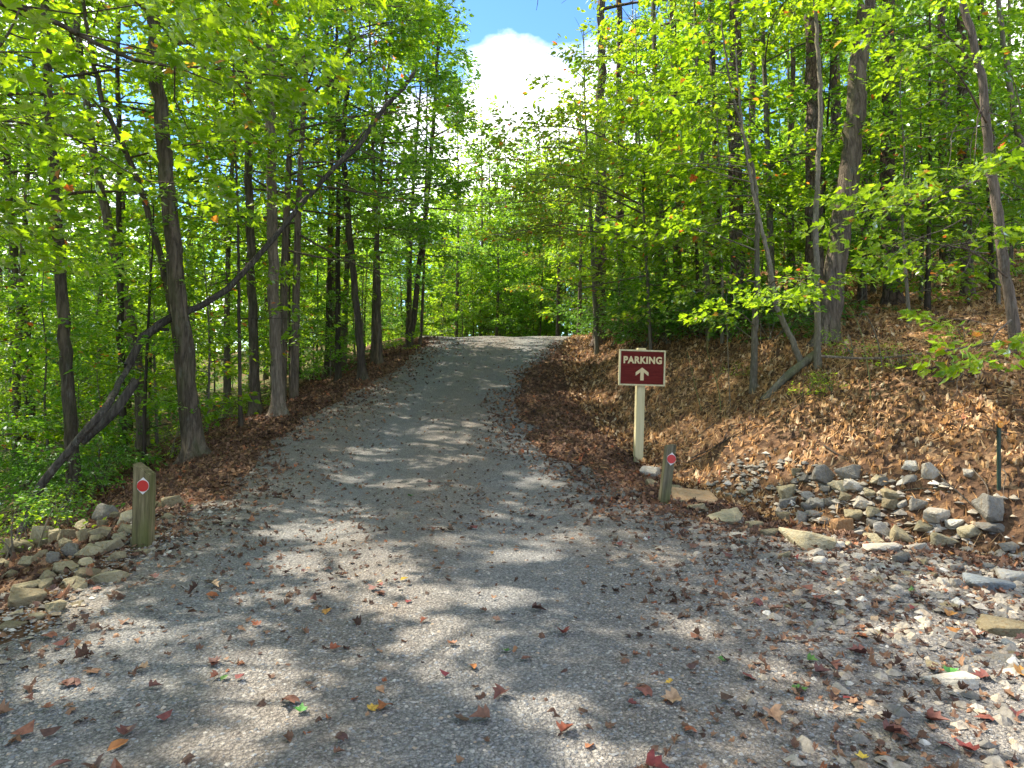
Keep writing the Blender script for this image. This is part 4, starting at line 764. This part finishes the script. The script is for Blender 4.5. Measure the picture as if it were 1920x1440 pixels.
# ------------------------------------------------------------------ rocks
def rock_mesh(seed, flat=.7):
    r = random.Random(seed); bm = bmesh.new()
    for i in range(15):
        v = Vector((r.uniform(-1, 1), r.uniform(-1, 1), r.uniform(-1, 1))); v = v.normalized() * r.uniform(.75, 1.15); v = Vector([max(-.78, min(.78, c)) for c in v])
        bm.verts.new((v.x, v.y * r.uniform(.7, 1.), v.z * flat))
    bmesh.ops.convex_hull(bm, input=bm.verts); bmesh.ops.delete(bm, geom=[v for v in bm.verts if not v.link_faces], context='VERTS')
    bmesh.ops.dissolve_limit(bm, angle_limit=.25, verts=bm.verts, edges=bm.edges)
    bmesh.ops.bevel(bm, geom=list(bm.edges), offset=.045, segments=1, profile=.6, affect='EDGES', clamp_overlap=True)
    bmesh.ops.triangulate(bm, faces=bm.faces); bmesh.ops.subdivide_edges(bm, edges=[e for e in bm.edges if e.calc_length() > .35], cuts=1); bmesh.ops.triangulate(bm, faces=bm.faces); bmesh.ops.subdivide_edges(bm, edges=[e for e in bm.edges if e.calc_length() > .22], cuts=1); bmesh.ops.triangulate(bm, faces=bm.faces)
    for v in bm.verts:
        n = float(fbm(np.array([v.co.x * 2.3 + seed]), np.array([v.co.y * 2.3 + v.co.z * 3.1]), seed)[0]) - .45; n2 = float(fbm(np.array([v.co.x * 7 + seed]), np.array([v.co.y * 7 + v.co.z * 9.1]), seed + 5)[0]) - .45; v.co *= 1 + .22 * n + .1 * n2
    xs_ = [v.co.x for v in bm.verts]; k = 2 / (max(xs_) - min(xs_))
    for v in bm.verts: v.co *= k * .5
    return bm_mesh(bm, 'rock')
RM = {}
def rock(p, w_, hfrac, m, label, group, seed, sink=.3, name='rock'):
    key = (seed % 12, m.name)
    if key not in RM: RM[key] = rock_mesh(seed % 12 + 500, .62); RM[key].materials.append(m)
    o = link(name, RM[key]); r = random.Random(seed); o.rotation_euler = (r.uniform(-.25, .25), r.uniform(-.25, .25), r.uniform(-.6, .6) + (3.14 if r.random() < .5 else 0))
    o.scale = (w_, w_ * r.uniform(.7, 1.), w_ * hfrac / .62); o.location = (p[0], p[1], p[2] + w_ * hfrac * (.5 - sink)); tag(o, label, 'rock', group); return o
T_, G_, P_, B_, U_ = M_tan, M_grey, M_pale, M_blue, M_rust
NAMEC = {'tan_stone': 'tan', 'grey_stone': 'grey', 'pale_stone': 'pale', 'blue_grey_stone': 'blue grey', 'rust_stone': 'rusty brown'}
LEFT = [(34, 1032, 58, .55, T_), (77, 1012, 34, 1.1, T_), (103, 1010, 25, 1, T_), (126, 1005, 34, .9, T_), (157, 987, 30, .8, T_), (156, 1006, 26, .8, T_), (199, 966, 48, .6, G_), (187, 1002, 36, .7, T_), (238, 975, 36, .7, T_), (215, 968, 20, .7, T_), (137, 1034, 26, .9, G_), (169, 1036, 46, .6, T_), (203, 1028, 46, .55, T_), (240, 996, 34, .5, T_), (326, 945, 36, .6, T_), (298, 950, 22, .7, T_), (315, 970, 32, .5, T_), (17, 1034, 30, .6, T_), (54, 1055, 28, .7, T_), (124, 1066, 44, .55, T_), (160, 1077, 44, .5, T_), (204, 1084, 60, .42, T_), (146, 1098, 40, .6, T_), (95, 1095, 36, .6, T_), (51, 1104, 48, .5, T_), (54, 1128, 62, .4, T_), (112, 1139, 42, .45, T_), (218, 1046, 32, .6, T_), (167, 1056, 38, .45, T_), (71, 1158, 28, .5, T_), (92, 1080, 28, .5, T_), (267, 1037, 30, .45, T_), (140, 1136, 26, .4, T_), (20, 1120, 30, .5, G_), (15, 1175, 40, .35, T_), (284, 1020, 16, .6, P_), (180, 1012, 20, .7, T_), (255, 1018, 20, .6, T_), (100, 1048, 26, .7, G_), (75, 1042, 24, .7, T_), (20, 1075, 30, .5, T_), (190, 985, 22, .7, T_), (225, 1010, 26, .6, T_), (30, 1150, 24, .5, T_), (120, 1020, 20, .8, T_), (5, 1060, 30, .6, T_)]
RIGHT = [(1550, 893, 58, .75, G_), (1593, 887, 42, .6, G_), (1859, 960, 60, .85, G_), (1746, 884, 32, 1.2, P_), (1705, 874, 30, .7, P_), (1816, 892, 22, .8, P_), (1756, 962, 54, .5, P_), (1614, 944, 30, .9, P_), (1722, 953, 32, .9, G_), (1460, 974, 38, .75, T_), (1585, 996, 44, .95, U_), (1692, 1003, 46, .75, T_), (1657, 996, 42, .8, G_), (1516, 1016, 92, .35, T_), (1505, 970, 30, .7, G_), (1497, 982, 26, .6, G_), (1347, 972, 72, .26, T_), (1852, 1097, 78, .38, B_), (1525, 1040, 34, .6, P_), (1539, 1051, 38, .5, P_), (1654, 1030, 62, .35, P_), (1685, 1049, 38, .6, G_), (1724, 1032, 46, .5, P_), (1470, 1041, 28, .75, T_), (1601, 1044, 42, .5, P_), (1639, 1016, 46, .5, T_), (1770, 1096, 32, .7, P_), (1800, 1099, 36, .75, G_), (1828, 1076, 34, .5, P_), (1899, 1082, 54, .6, P_), (1858, 990, 52, .4, G_), (1821, 1001, 44, .6, T_), (1770, 1018, 48, .6, T_), (1787, 1067, 34, .5, G_), (1875, 1174, 84, .3, T_), (1892, 1208, 28, .7, B_), (1865, 1232, 64, .3, G_), (1790, 1280, 74, .35, P_), (1532, 1170, 30, .6, P_), (1824, 1222, 26, .6, B_), (1214, 886, 46, .55, G_), (1201, 868, 15, .8, T_), (1225, 906, 30, .5, T_), (1268, 918, 40, .5, T_), (1300, 932, 78, .3, U_), (1307, 954, 40, .4, T_), (1364, 962, 30, .45, T_), (1272, 940, 24, .5, T_), (1343, 973, 30, .3, T_),
 (1600, 910, 36, .5, P_), (1575, 915, 40, .5, T_), (1640, 900, 26, .7, T_), (1658, 905, 22, .8, G_), (1630, 925, 28, .6, T_), (1672, 925, 36, .5, T_), (1510, 900, 26, .8, G_), (1495, 885, 22, .8, T_), (1480, 925, 40, .7, T_), (1470, 945, 24, .7, G_), (1485, 935, 22, .7, G_), (1520, 930, 34, .5, G_), (1535, 945, 30, .5, G_), (1550, 920, 26, .6, G_), (1560, 945, 28, .6, G_), (1580, 935, 34, .6, T_), (1530, 965, 28, .6, G_), (1515, 950, 24, .6, G_), (1545, 978, 26, .6, G_), (1600, 965, 36, .6, T_), (1630, 965, 40, .5, T_), (1665, 950, 28, .6, T_), (1690, 945, 22, .7, G_), (1700, 900, 36, .5, G_), (1640, 985, 32, .5, G_), (1550, 1000, 38, .5, T_), (1610, 1000, 32, .5, G_), (1725, 990, 40, .5, T_), (1790, 985, 34, .5, P_), (1560, 1025, 44, .4, P_), (1590, 1022, 34, .5, T_), (1490, 1005, 36, .4, T_), (1440, 1000, 40, .4, T_), (1410, 985, 36, .4, T_), (1385, 975, 26, .5, G_), (1430, 975, 22, .5, T_), (1370, 935, 24, .5, T_), (1395, 925, 22, .5, T_), (1340, 920, 22, .4, T_), (1735, 1055, 30, .5, T_), (1760, 1045, 32, .45, G_), (1800, 1040, 36, .45, G_), (1850, 1045, 40, .4, T_), (1890, 1030, 36, .5, G_), (1910, 1050, 30, .5, P_), (1850, 1062, 24, .5, G_), (1740, 1080, 34, .4, T_), (1700, 1075, 40, .35, T_), (1660, 1065, 34, .4, P_), (1620, 1062, 30, .4, G_), (1580, 1062, 34, .4, P_), (1640, 1090, 36, .3, T_), (1690, 1100, 44, .25, G_), (1600, 1090, 30, .3, T_), (1500, 1060, 28, .4, T_), (1440, 1045, 34, .35, G_), (1410, 1020, 36, .35, G_), (1380, 1005, 32, .35, P_), (1745, 1110, 40, .25, G_), (1830, 1130, 34, .35, G_), (1880, 1130, 30, .4, P_), (1910, 1110, 26, .5, G_), (1780, 1140, 36, .3, T_), (1720, 1140, 44, .25, T_), (1660, 1130, 36, .25, G_), (1910, 1230, 40, .3, T_), (1830, 1260, 40, .3, P_), (1880, 1280, 44, .35, G_), (1740, 1250, 36, .25, T_), (1700, 1200, 36, .25, P_), (1820, 1190, 30, .35, P_), (1900, 1330, 44, .3, P_), (1640, 1190, 28, .3, T_), (1575, 1150, 26, .4, T_), (1485, 1140, 26, .4, T_), (1450, 1110, 24, .4, U_)]
def zone_r(px, py):
    if px < 1400 and py < 985: return 'beside the leaning right post'
    if py < 930: return 'at the top of the riprap under the leafy bank'
    if px > 1790 and py < 1010: return 'at the foot of the orange capped marker'
    if py < 1010: return 'in the ditch hollow of the riprap'
    if py < 1070: return 'along the sunny front lip of the riprap'
    if px > 1740: return 'in the coarse gravel near the blue grey stone'
    return 'half sunk in the leafy gravel before the ditch'
SPECIAL = {(1852, 1097): 'dark blue grey flat stone with white veins on coarse gravel', (1859, 960): 'large rounded grey boulder at the foot of the orange capped marker', (1746, 884): 'upright whitish grey rock standing alone on the leafy bank', (1347, 972): 'long flat tan slab in front of the leaning right post', (1214, 886): 'blocky grey rock against the foot of the sign post', (1300, 932): 'wide rust coloured slab right of the leaning post', (1516, 1016): 'longest flat grey tan slab at the ditch edge', (1585, 996): 'orange brown boulder in the middle of the riprap', (1550, 893): 'slanting slab at the upper left of the riprap', (1875, 1174): 'broad pinkish flat slab sunk in the gravel', (34, 1032): 'largest mossy tan boulder at the far end of the left pile', (77, 1012): 'tall blocky tan boulder in the left pile', (204, 1084): 'wide flat tan stone nearest the gravel in the left pile', (199, 966): 'long dark grey slab at the back of the left pile', (326, 945): 'triangular pale rock behind the left post', (1756, 962): 'pale yellowish boulder with leaves on top in the riprap', (1614, 944): 'small upright whitish rock in the middle of the riprap', (1654, 1030): 'long white flat stone on the sunny lip of the riprap', (1459, 974): 'square tan block at the left of the ditch', (54, 1128): 'broad low stone at the near end of the left pile'}
def sizew(w_): return 'small' if w_ < 28 else ('medium' if w_ < 42 else 'large')
def shapew(hf): return 'flat' if hf < .42 else ('angular' if hf < .72 else 'blocky')
for n_, (lst, left) in enumerate(((LEFT, True), (RIGHT, False))):
    for i, (px, py, wp, hf, m) in enumerate(lst):
        p = hit(px, py + wp * hf * .28, 1.6)
        w_ = wp / F * p[1] * (1.1 if left or wp > 60 else .98)
        zone = ('at the back of the left rock pile' if py < 990 else 'behind the left post' if px > 280 else 'in the middle of the left rock pile' if py < 1062 else 'at the gravel edge of the left rock pile') if left else zone_r(px, py)
        rock(p, w_, hf, m, SPECIAL.get((px, py), f'{sizew(wp)} {shapew(hf)} {NAMEC[m.name]} rock {zone}'), 'rocks of the left pile' if left else 'rocks of the right ditch', 100 * n_ + i * 7 + 3, (.16 if left else .24) if py < 1060 else .25)

# ------------------------------------------------------------------ posts, sign, marker
def wood_mat(name, a, b, c, moss=0., sc=(30, 30, 2.2)):
    m, t, o = mat(name); v = mapped(t, sc); n1 = noise(t, v, 1.2, 6, .6); n2 = noise(t, mapped(t, (6, 6, 1.5)), 1.5, 4)
    c_ = ramp(t, [(.3, a), (.5, b), (.72, c)], n1); c_ = mixc(t, mth(t, 'MULTIPLY', ramp(t, [(.4, (0, 0, 0)), (.62, (1, 1, 1))], n2), moss), c_, (.085, .095, .025))
    pbsdf(t, o, c_, .85, bump(t, n1, .5, .006), .2); return m
M_oldpost = wood_mat("weathered_post", (.035, .028, .016), (.14, .115, .06), (.24, .2, .115), .7)
M_oldpost2 = wood_mat("grey_post", (.03, .026, .02), (.11, .095, .06), (.19, .165, .11), .6)  # darker and greyer wood than the left post
M_cream = wood_mat("cream_wood", (.42, .36, .2), (.5, .44, .26), (.56, .5, .32), .1, (20, 20, 1.5))
M_signred = wood_mat("red_brown_panel", (.075, .008, .006), (.105, .012, .009), (.135, .018, .013), 0, (3, 20, 34))
M_letter, t_, o_ = mat("cream_lettering"); pbsdf(t_, o_, (.55, .44, .24), .6)
M_red, t_, o_ = mat("red_reflector"); pbsdf(t_, o_, mixc(t_, ramp(t_, [(.45, (0, 0, 0)), (.5, (1, 1, 1))], voro(t_, mapped(t_, (1, 1, 1)), 400)), (.36, .003, .005), (.46, .005, .008)), .3, None, .6)
M_white, t_, o_ = mat("white_plate"); pbsdf(t_, o_, (.62, .58, .56), .5)
M_steel, t_, o_ = mat("dark_green_stake"); pbsdf(t_, o_, ramp(t_, [(.3, (.012, .03, .02)), (.7, (.03, .055, .04))], noise(t_, mapped(t_, (1, 1, 1)), 40, 4)), .5)
M_orange, t_, o_ = mat("orange_cap"); pbsdf(t_, o_, ramp(t_, [(.3, (.6, .2, .015)), (.7, (.75, .3, .03))], noise(t_, mapped(t_, (1, 1, 1)), 60, 3)), .5)
M_num, t_, o_ = mat("yellow_numeral"); pbsdf(t_, o_, (.85, .6, .25), .6)
def box_bm(sx, sy, sz, z0=0., bev=.004, top=None, seg=8, warp=0., seed=0):
    bm = bmesh.new(); r = random.Random(seed)
    rings = []
    for k in range(seg + 1):
        z = z0 + sz * k / seg; d = (r.uniform(-1, 1) * warp, r.uniform(-1, 1) * warp) if 0 < k < seg else (0, 0)
        rings.append([bm.verts.new((x * sx / 2 + d[0], y * sy / 2 + d[1], z + (top(x, y) if top and k == seg else 0))) for x, y in ((-1, -1), (1, -1), (1, 1), (-1, 1))])
    for a, b in zip(rings[:-1], rings[1:]):
        for i in range(4): bm.faces.new((a[i], a[(i + 1) % 4], b[(i + 1) % 4], b[i]))
    bm.faces.new(rings[0][::-1]); bm.faces.new(rings[-1])
    bm.normal_update(); es = [e for e in bm.edges if len(e.link_faces) == 2 and e.calc_face_angle() > .6]
    bmesh.ops.bevel(bm, geom=es, offset=bev, segments=2, affect='EDGES', clamp_overlap=True); return bm
def plate(w_, h_, th, chamfer, y0):
    """diamond like plate: square on its corner with rounded shoulders, in the XZ plane facing -Y"""
    bm = bmesh.new(); pts = []
    for k in range(48):
        a = 2 * math.pi * k / 48; c, s = math.cos(a), math.sin(a); rr_ = max(.86, min(1.12, 1.12 / (abs(s) + .86 * abs(c)) if abs(s) > .45 else .0)); pts.append((c * rr_ * w_ / 2, s * (rr_ if abs(s) > .45 else .88) * h_ / 2))
    f = [bm.verts.new((x, y0, z)) for x, z in pts]; b = [bm.verts.new((x, y0 + th, z)) for x, z in pts]
    bm.faces.new(f); bm.faces.new(b[::-1])
    for i in range(48): bm.faces.new((f[i], b[i], b[(i + 1) % 48], f[(i + 1) % 48]))
    bmesh.ops.recalc_face_normals(bm, faces=bm.faces); return bm
def disc(r_, y0, th, n=40):
    bm = bmesh.new(); f = [bm.verts.new((r_ * math.cos(6.2832 * k / n), y0, r_ * math.sin(6.2832 * k / n))) for k in range(n)]; b = [bm.verts.new((v.co.x * 1.04, y0 + th, v.co.z * 1.04)) for v in f]
    bm.faces.new(f); bm.faces.new(b[::-1])
    for i in range(n): bm.faces.new((f[i], b[i], b[(i + 1) % n], f[(i + 1) % n]))
    bmesh.ops.recalc_face_normals(bm, faces=bm.faces); return bm
def marker_post(px, py, toppy, wpx, leanx, leany, rz, rx_, rzoff, m, top, label, seed):
    p = hit(px, py, 2); y = p[1]; H = (py - toppy) / F * y; wd = wpx / F * y
    root = empty('marker_post', tuple(p - [0, 0, .05]), label, 'post'); root.rotation_euler = (leany, leanx, rz)
    link('post', bm_mesh(box_bm(wd, wd * .95, H + .05, 0, .006, lambda a, b: top(a, b) * wd, 9, .0015, seed), 'post'), root, mat=m)
    s = .1 * y / 4.75 * 30 / 30 if False else .098
    rf = link('reflector', bm_mesh(plate(s, s * 1.12, .004, .2, 0), 'reflector'), root, (rx_ * wd, -wd * .475 - .006, H + .05 - rzoff), M_white)
    link('red_disc', bm_mesh(disc(s * .41, -.004, .0035), 'red_disc'), rf, mat=M_red); return root
marker_post(268, 1026, 879, 30, math.radians(1.2), 0, math.radians(2), .16, .12, M_oldpost, lambda a, b: .35 if a < 0 else -.35, 'mossy square post with a slanted top by the left rock pile', 1)
marker_post(1243, 946, 834, 18, math.radians(7.5), math.radians(-2), math.radians(4), .1, .13, M_oldpost2, lambda a, b: .12 if a > 0 else -.12, 'weathered grey post leaning right in front of the sign', 2)

p = hit(1196, 868, 4); y = p[1]; k = y / F
root = empty('parking_sign', tuple(p - [0, 0, .1]), 'brown parking sign with an up arrow on a cream wooden post', 'sign'); root.rotation_euler = (0, math.radians(1.6), math.radians(3))
Hs = (868 - 653) * k + .1
link('post', bm_mesh(box_bm(15.5 * k, 15.5 * k, Hs, 0, .005, None, 8, .001, 3), 'post'), root, mat=M_cream)
bw, bh = 87 * k, 67 * k; zc = (868 - 690) * k + .1; yb = -15.5 * k / 2
bd = link('sign_board', bm_mesh(box_bm(bw - .028, .024, bh - .028, -(bh - .028) / 2, .001, None, 1), 'sign_board'), root, (0, yb - .014, zc), M_signred)
fw = .021
for sx, sz, cx_, cz_ in ((bw, fw, 0, bh / 2 - fw / 2), (bw, fw, 0, -bh / 2 + fw / 2), (fw, bh - 2 * fw, -bw / 2 + fw / 2, 0), (fw, bh - 2 * fw, bw / 2 - fw / 2, 0)):
    link('frame', bm_mesh(box_bm(sx, .036, sz, -sz / 2, .002, None, 1), 'frame'), bd, (cx_, -.003, cz_), M_cream)
def text_mesh(body, size, off, ext, name):
    cu = bpy.data.curves.new(name, 'FONT'); cu.body = body; cu.size = size; cu.offset = off; cu.extrude = ext; cu.align_x = 'CENTER'; cu.align_y = 'CENTER'; cu.space_character = 1.1
    o = bpy.data.objects.new(name, cu); COL.objects.link(o); bpy.context.view_layer.update(); me = bpy.data.meshes.new_from_object(o.evaluated_get(bpy.context.evaluated_depsgraph_get())); bpy.data.objects.remove(o); bpy.data.curves.remove(cu)
    me.transform(__import__('mathutils').Matrix.Rotation(math.pi / 2, 4, 'X')); me.name = name; return me
tm = text_mesh('PARKING', 1., .045, .01, 'lettering'); v = np.array([q.co for q in tm.vertices]); tw_, th_ = np.ptp(v[:, 0]), np.ptp(v[:, 2]); c0 = (v.max(0) + v.min(0)) / 2
for q in tm.vertices: q.co = ((q.co.x - c0[0]) / tw_ * bw * .83, (q.co.y) * .3 - .002, (q.co.z - c0[2]) / th_ * bh * .205)
link('lettering', tm, bd, (0.004, -.013, bh * .215), M_letter)
bm = bmesh.new(); s = bh * .36; A = [(0, .5), (.5, .12), (.5, -.15), (.13, .13), (.13, -.5), (-.13, -.5), (-.13, .13), (-.5, -.15), (-.5, .12)]
f = [bm.verts.new((a * s, -.004, b * s)) for a, b in A]; b = [bm.verts.new((a * s, .001, c * s)) for a, c in A]; bm.faces.new(f[::-1]); bm.faces.new(b)
for i in range(9): bm.faces.new((f[i], f[(i + 1) % 9], b[(i + 1) % 9], b[i]))
bmesh.ops.recalc_face_normals(bm, faces=bm.faces); link('arrow', bm_mesh(bm, 'arrow'), bd, (0, -.0125, -bh * .17), M_letter)

p = hit(1873, 920, 2); y = p[1]; k = y / F
root = empty('marker_stake', tuple(p - [0, 0, .05]), 'thin dark green stake capped by an orange disc on the bank', 'stake'); H = 122 * k + .05
link('stake', bm_mesh(box_bm(6.2 * k, 4.5 * k, H, 0, .003, None, 4, .0006, 9), 'stake'), root, mat=M_steel)
dc = link('cap_disc', bm_mesh(disc(6.2 * k, -.003, .006, 28), 'cap_disc'), root, (0.003, -4.5 * k / 2 - .006, H - .005), M_orange); dc.rotation_euler = (0, .1, .2)
tm = text_mesh('175', 6.5 * k, 0, .001, 'numeral'); link('numeral', tm, dc, (0, -.0035, 0), M_num)

# ------------------------------------------------------------------ individual fallen leaves on the drive
def fallen(seed, kind):
    r = random.Random(seed); V, fs = SHAPES['maple'] if kind else SHAPES['oval']; V = V.copy(); V[:, 0] -= .4; c1, c2 = r.uniform(-.5, .8), r.uniform(-.35, .6)
    V[:, 2] = np.abs(V[:, 1]) * c1 + (V[:, 0] ** 2) * c2 + np.array([r.uniform(-.05, .05) for _ in V]); V[:, 2] -= V[:, 2].min() - .02
    return V, fs
LC = {'rust red': (.16, .055, .036), 'orange': (.3, .12, .035), 'dark brown': (.075, .038, .028), 'tan': (.3, .19, .11), 'yellow': (.42, .26, .04), 'bright red': (.2, .045, .032), 'green': (.06, .17, .03), 'reddish brown': (.13, .058, .038)}
LM = {}
for n_, c_ in LC.items():
    m, t_, o_ = mat(n_.replace(' ', '_') + '_leaf'); v_ = mapped(t_, (1, 1, 1)); hv = N(t_, 'ShaderNodeHueSaturation'); hv.inputs['Color'].default_value = (*c_, 1)
    t_.links.new(mth(t_, 'ADD', mth(t_, 'MULTIPLY', rnd_obj(t_), .5), .75), hv.inputs['Value']); t_.links.new(mth(t_, 'ADD', mth(t_, 'MULTIPLY', rnd_obj(t_), .04), .48), hv.inputs['Hue'])
    cc = mixc(t_, .6, hv.outputs[0], mixc(t_, 1., hv.outputs[0], ramp(t_, [(.35, (.4, .35, .35)), (.6, (1.2, 1.2, 1.2))], noise(t_, v_, 4, 5)), 'MULTIPLY')); pbsdf(t_, o_, cc, .6, None, .3); LM[n_] = m
FL = {}
def leaf_obj(x, y, size, colr, seed, label, group):
    key = (seed % 7, colr)
    if key not in FL:
        V, fs = fallen(seed % 7 + 900, seed % 7 < 5); FL[key] = mesh_np('fallen_leaf', V, fs); FL[key].materials.append(LM[colr])
    o = link('fallen_leaf', FL[key]); r = random.Random(seed); o.location = (x, y, g1(x, y) + .02); o.rotation_euler = (r.gauss(0, .14), r.gauss(0, .14), r.uniform(0, 6.28)); o.scale = (size,) * 3; tag(o, label, 'leaf', group)
KEYL = [(285, 1090, .08, 'rust red'), (612, 1155, .07, 'orange'), (628, 1226, .06, 'orange'), (720, 1337, .08, 'orange'), (847, 1217, .06, 'rust red'), (885, 1262, .085, 'orange'), (834, 1278, .055, 'bright red'), (938, 1316, .09, 'reddish brown'), (868, 1358, .085, 'dark brown'), (1063, 1385, .085, 'bright red'), (1205, 1310, .09, 'rust red'), (1187, 1332, .06, 'rust red'), (225, 1412, .09, 'orange'), (50, 1385, .1, 'rust red'), (795, 1172, .055, 'bright red'), (765, 1135, .05, 'bright red'), (712, 1105, .05, 'bright red'), (905, 940, .06, 'reddish brown'), (1003, 955, .05, 'orange'), (1066, 954, .05, 'rust red'), (1285, 1002, .06, 'rust red'), (1218, 1015, .04, 'bright red'), (1500, 1305, .075, 'green'), (1523, 1250, .06, 'green'), (1710, 1115, .055, 'green'), (1352, 1247, .05, 'green'), (420, 1283, .06, 'green'), (448, 1283, .06, 'bright red'), (1712, 1150, .06, 'bright red'), (1615, 1200, .08, 'orange'), (1450, 1150, .06, 'tan'), (1745, 1076, .08, 'orange'), (1812, 1420, .09, 'bright red'), (1770, 1415, .08, 'rust red'), (1360, 1325, .08, 'dark brown'), (1560, 1260, .1, 'reddish brown'), (1405, 1280, .08, 'rust red'), (1830, 1200, .08, 'rust red'), (1295, 1385, .06, 'orange'), (950, 1230, .045, 'green'), (1590, 1320, .07, 'bright red'), (305, 1365, .08, 'rust red'), (240, 1385, .085, 'reddish brown'), (700, 1340, .06, 'yellow'), (1545, 885 + 200, .06, 'rust red'), (1640, 1035, .045, 'yellow'), (1515, 834, .06, 'yellow'), (1555, 722, .07, 'yellow'), (1297, 877, .06, 'bright red'), (290, 1300, .06, 'reddish brown'), (180, 1110, .07, 'rust red'), (155, 1240, .08, 'reddish brown'), (90, 1205, .09, 'rust red'), (480, 1180, .06, 'orange'), (860, 1050, .05, 'dark brown'), (920, 1044, .055, 'orange'), (820, 1075, .06, 'reddish brown'), (620, 980, .05, 'orange')]
def place_word(x, y):
    a = (x - gl(np.array([y]))[0]); b = gr(np.array([y]))[0] - x
    d = 'close to the viewer' if y < 3.2 else 'in the near drive' if y < 5 else 'halfway up the drive' if y < 9 else 'far up the drive'
    s = 'by the left edge' if a < .9 else 'by the right ditch' if b < .9 or x > 1.4 else 'on the gravel'
    return f'{s} {d}'
for i, (px, py, s, c_) in enumerate(KEYL):
    p = hit(px, py, 1.6); leaf_obj(p[0], p[1], s * .85, c_, i, f'{c_} fallen leaf lying {place_word(p[0], p[1])}', 'fallen leaves on the drive')
rr = random.Random(9); cnt = 0; hubs = []
for _ in range(60):
    y = 1.9 + 9 * rr.random() ** 1.6; hubs.append((rr.uniform(-.76, .78) * y, y))
while cnt < 235:
    if rr.random() < .6: hb = rr.choice(hubs); x, y = hb[0] + rr.gauss(0, .12), hb[1] + rr.gauss(0, .12)
    else: y = 1.9 + 11 * rr.random() ** 2.0; x = rr.uniform(-.76, .78) * y
    if y < 1.8: continue
    if not (gl(np.array([y]))[0] - .2 < x < gr(np.array([y]))[0] + .5): continue
    if rr.random() > .35 + .65 * min(1, max(0, (x - .1 * y) / 1.2)) and rr.random() > .4: continue
    c_ = rr.choices(list(LC), [3, 1.6, 5, 2, .4, .6, .3, 6])[0]; leaf_obj(x, y, rr.uniform(.035, .085), c_, 1000 + cnt, f'{c_} fallen leaf lying {place_word(x, y)}', 'fallen leaves on the drive'); cnt += 1

# tell look-alikes apart by their order across the view
from collections import defaultdict
_by = defaultdict(list)
for o in COL.objects:
    if o.parent is None and o.get('category') and o.get('label'): _by[o['label']].append(o)
_ord = ['first', 'second', 'third', 'fourth', 'fifth', 'sixth', 'seventh', 'eighth']
for lb, os_ in _by.items():
    if 1 < len(os_) <= 8:
        os_.sort(key=lambda o: o.location.x / max(.5, o.location.y))
        for i, o in enumerate(os_):
            pre = ('leftmost ' if i == 0 else 'rightmost ' if i == len(os_) - 1 else ('middle ' if len(os_) == 3 else _ord[i] + ' '))
            o['label'] = pre + lb
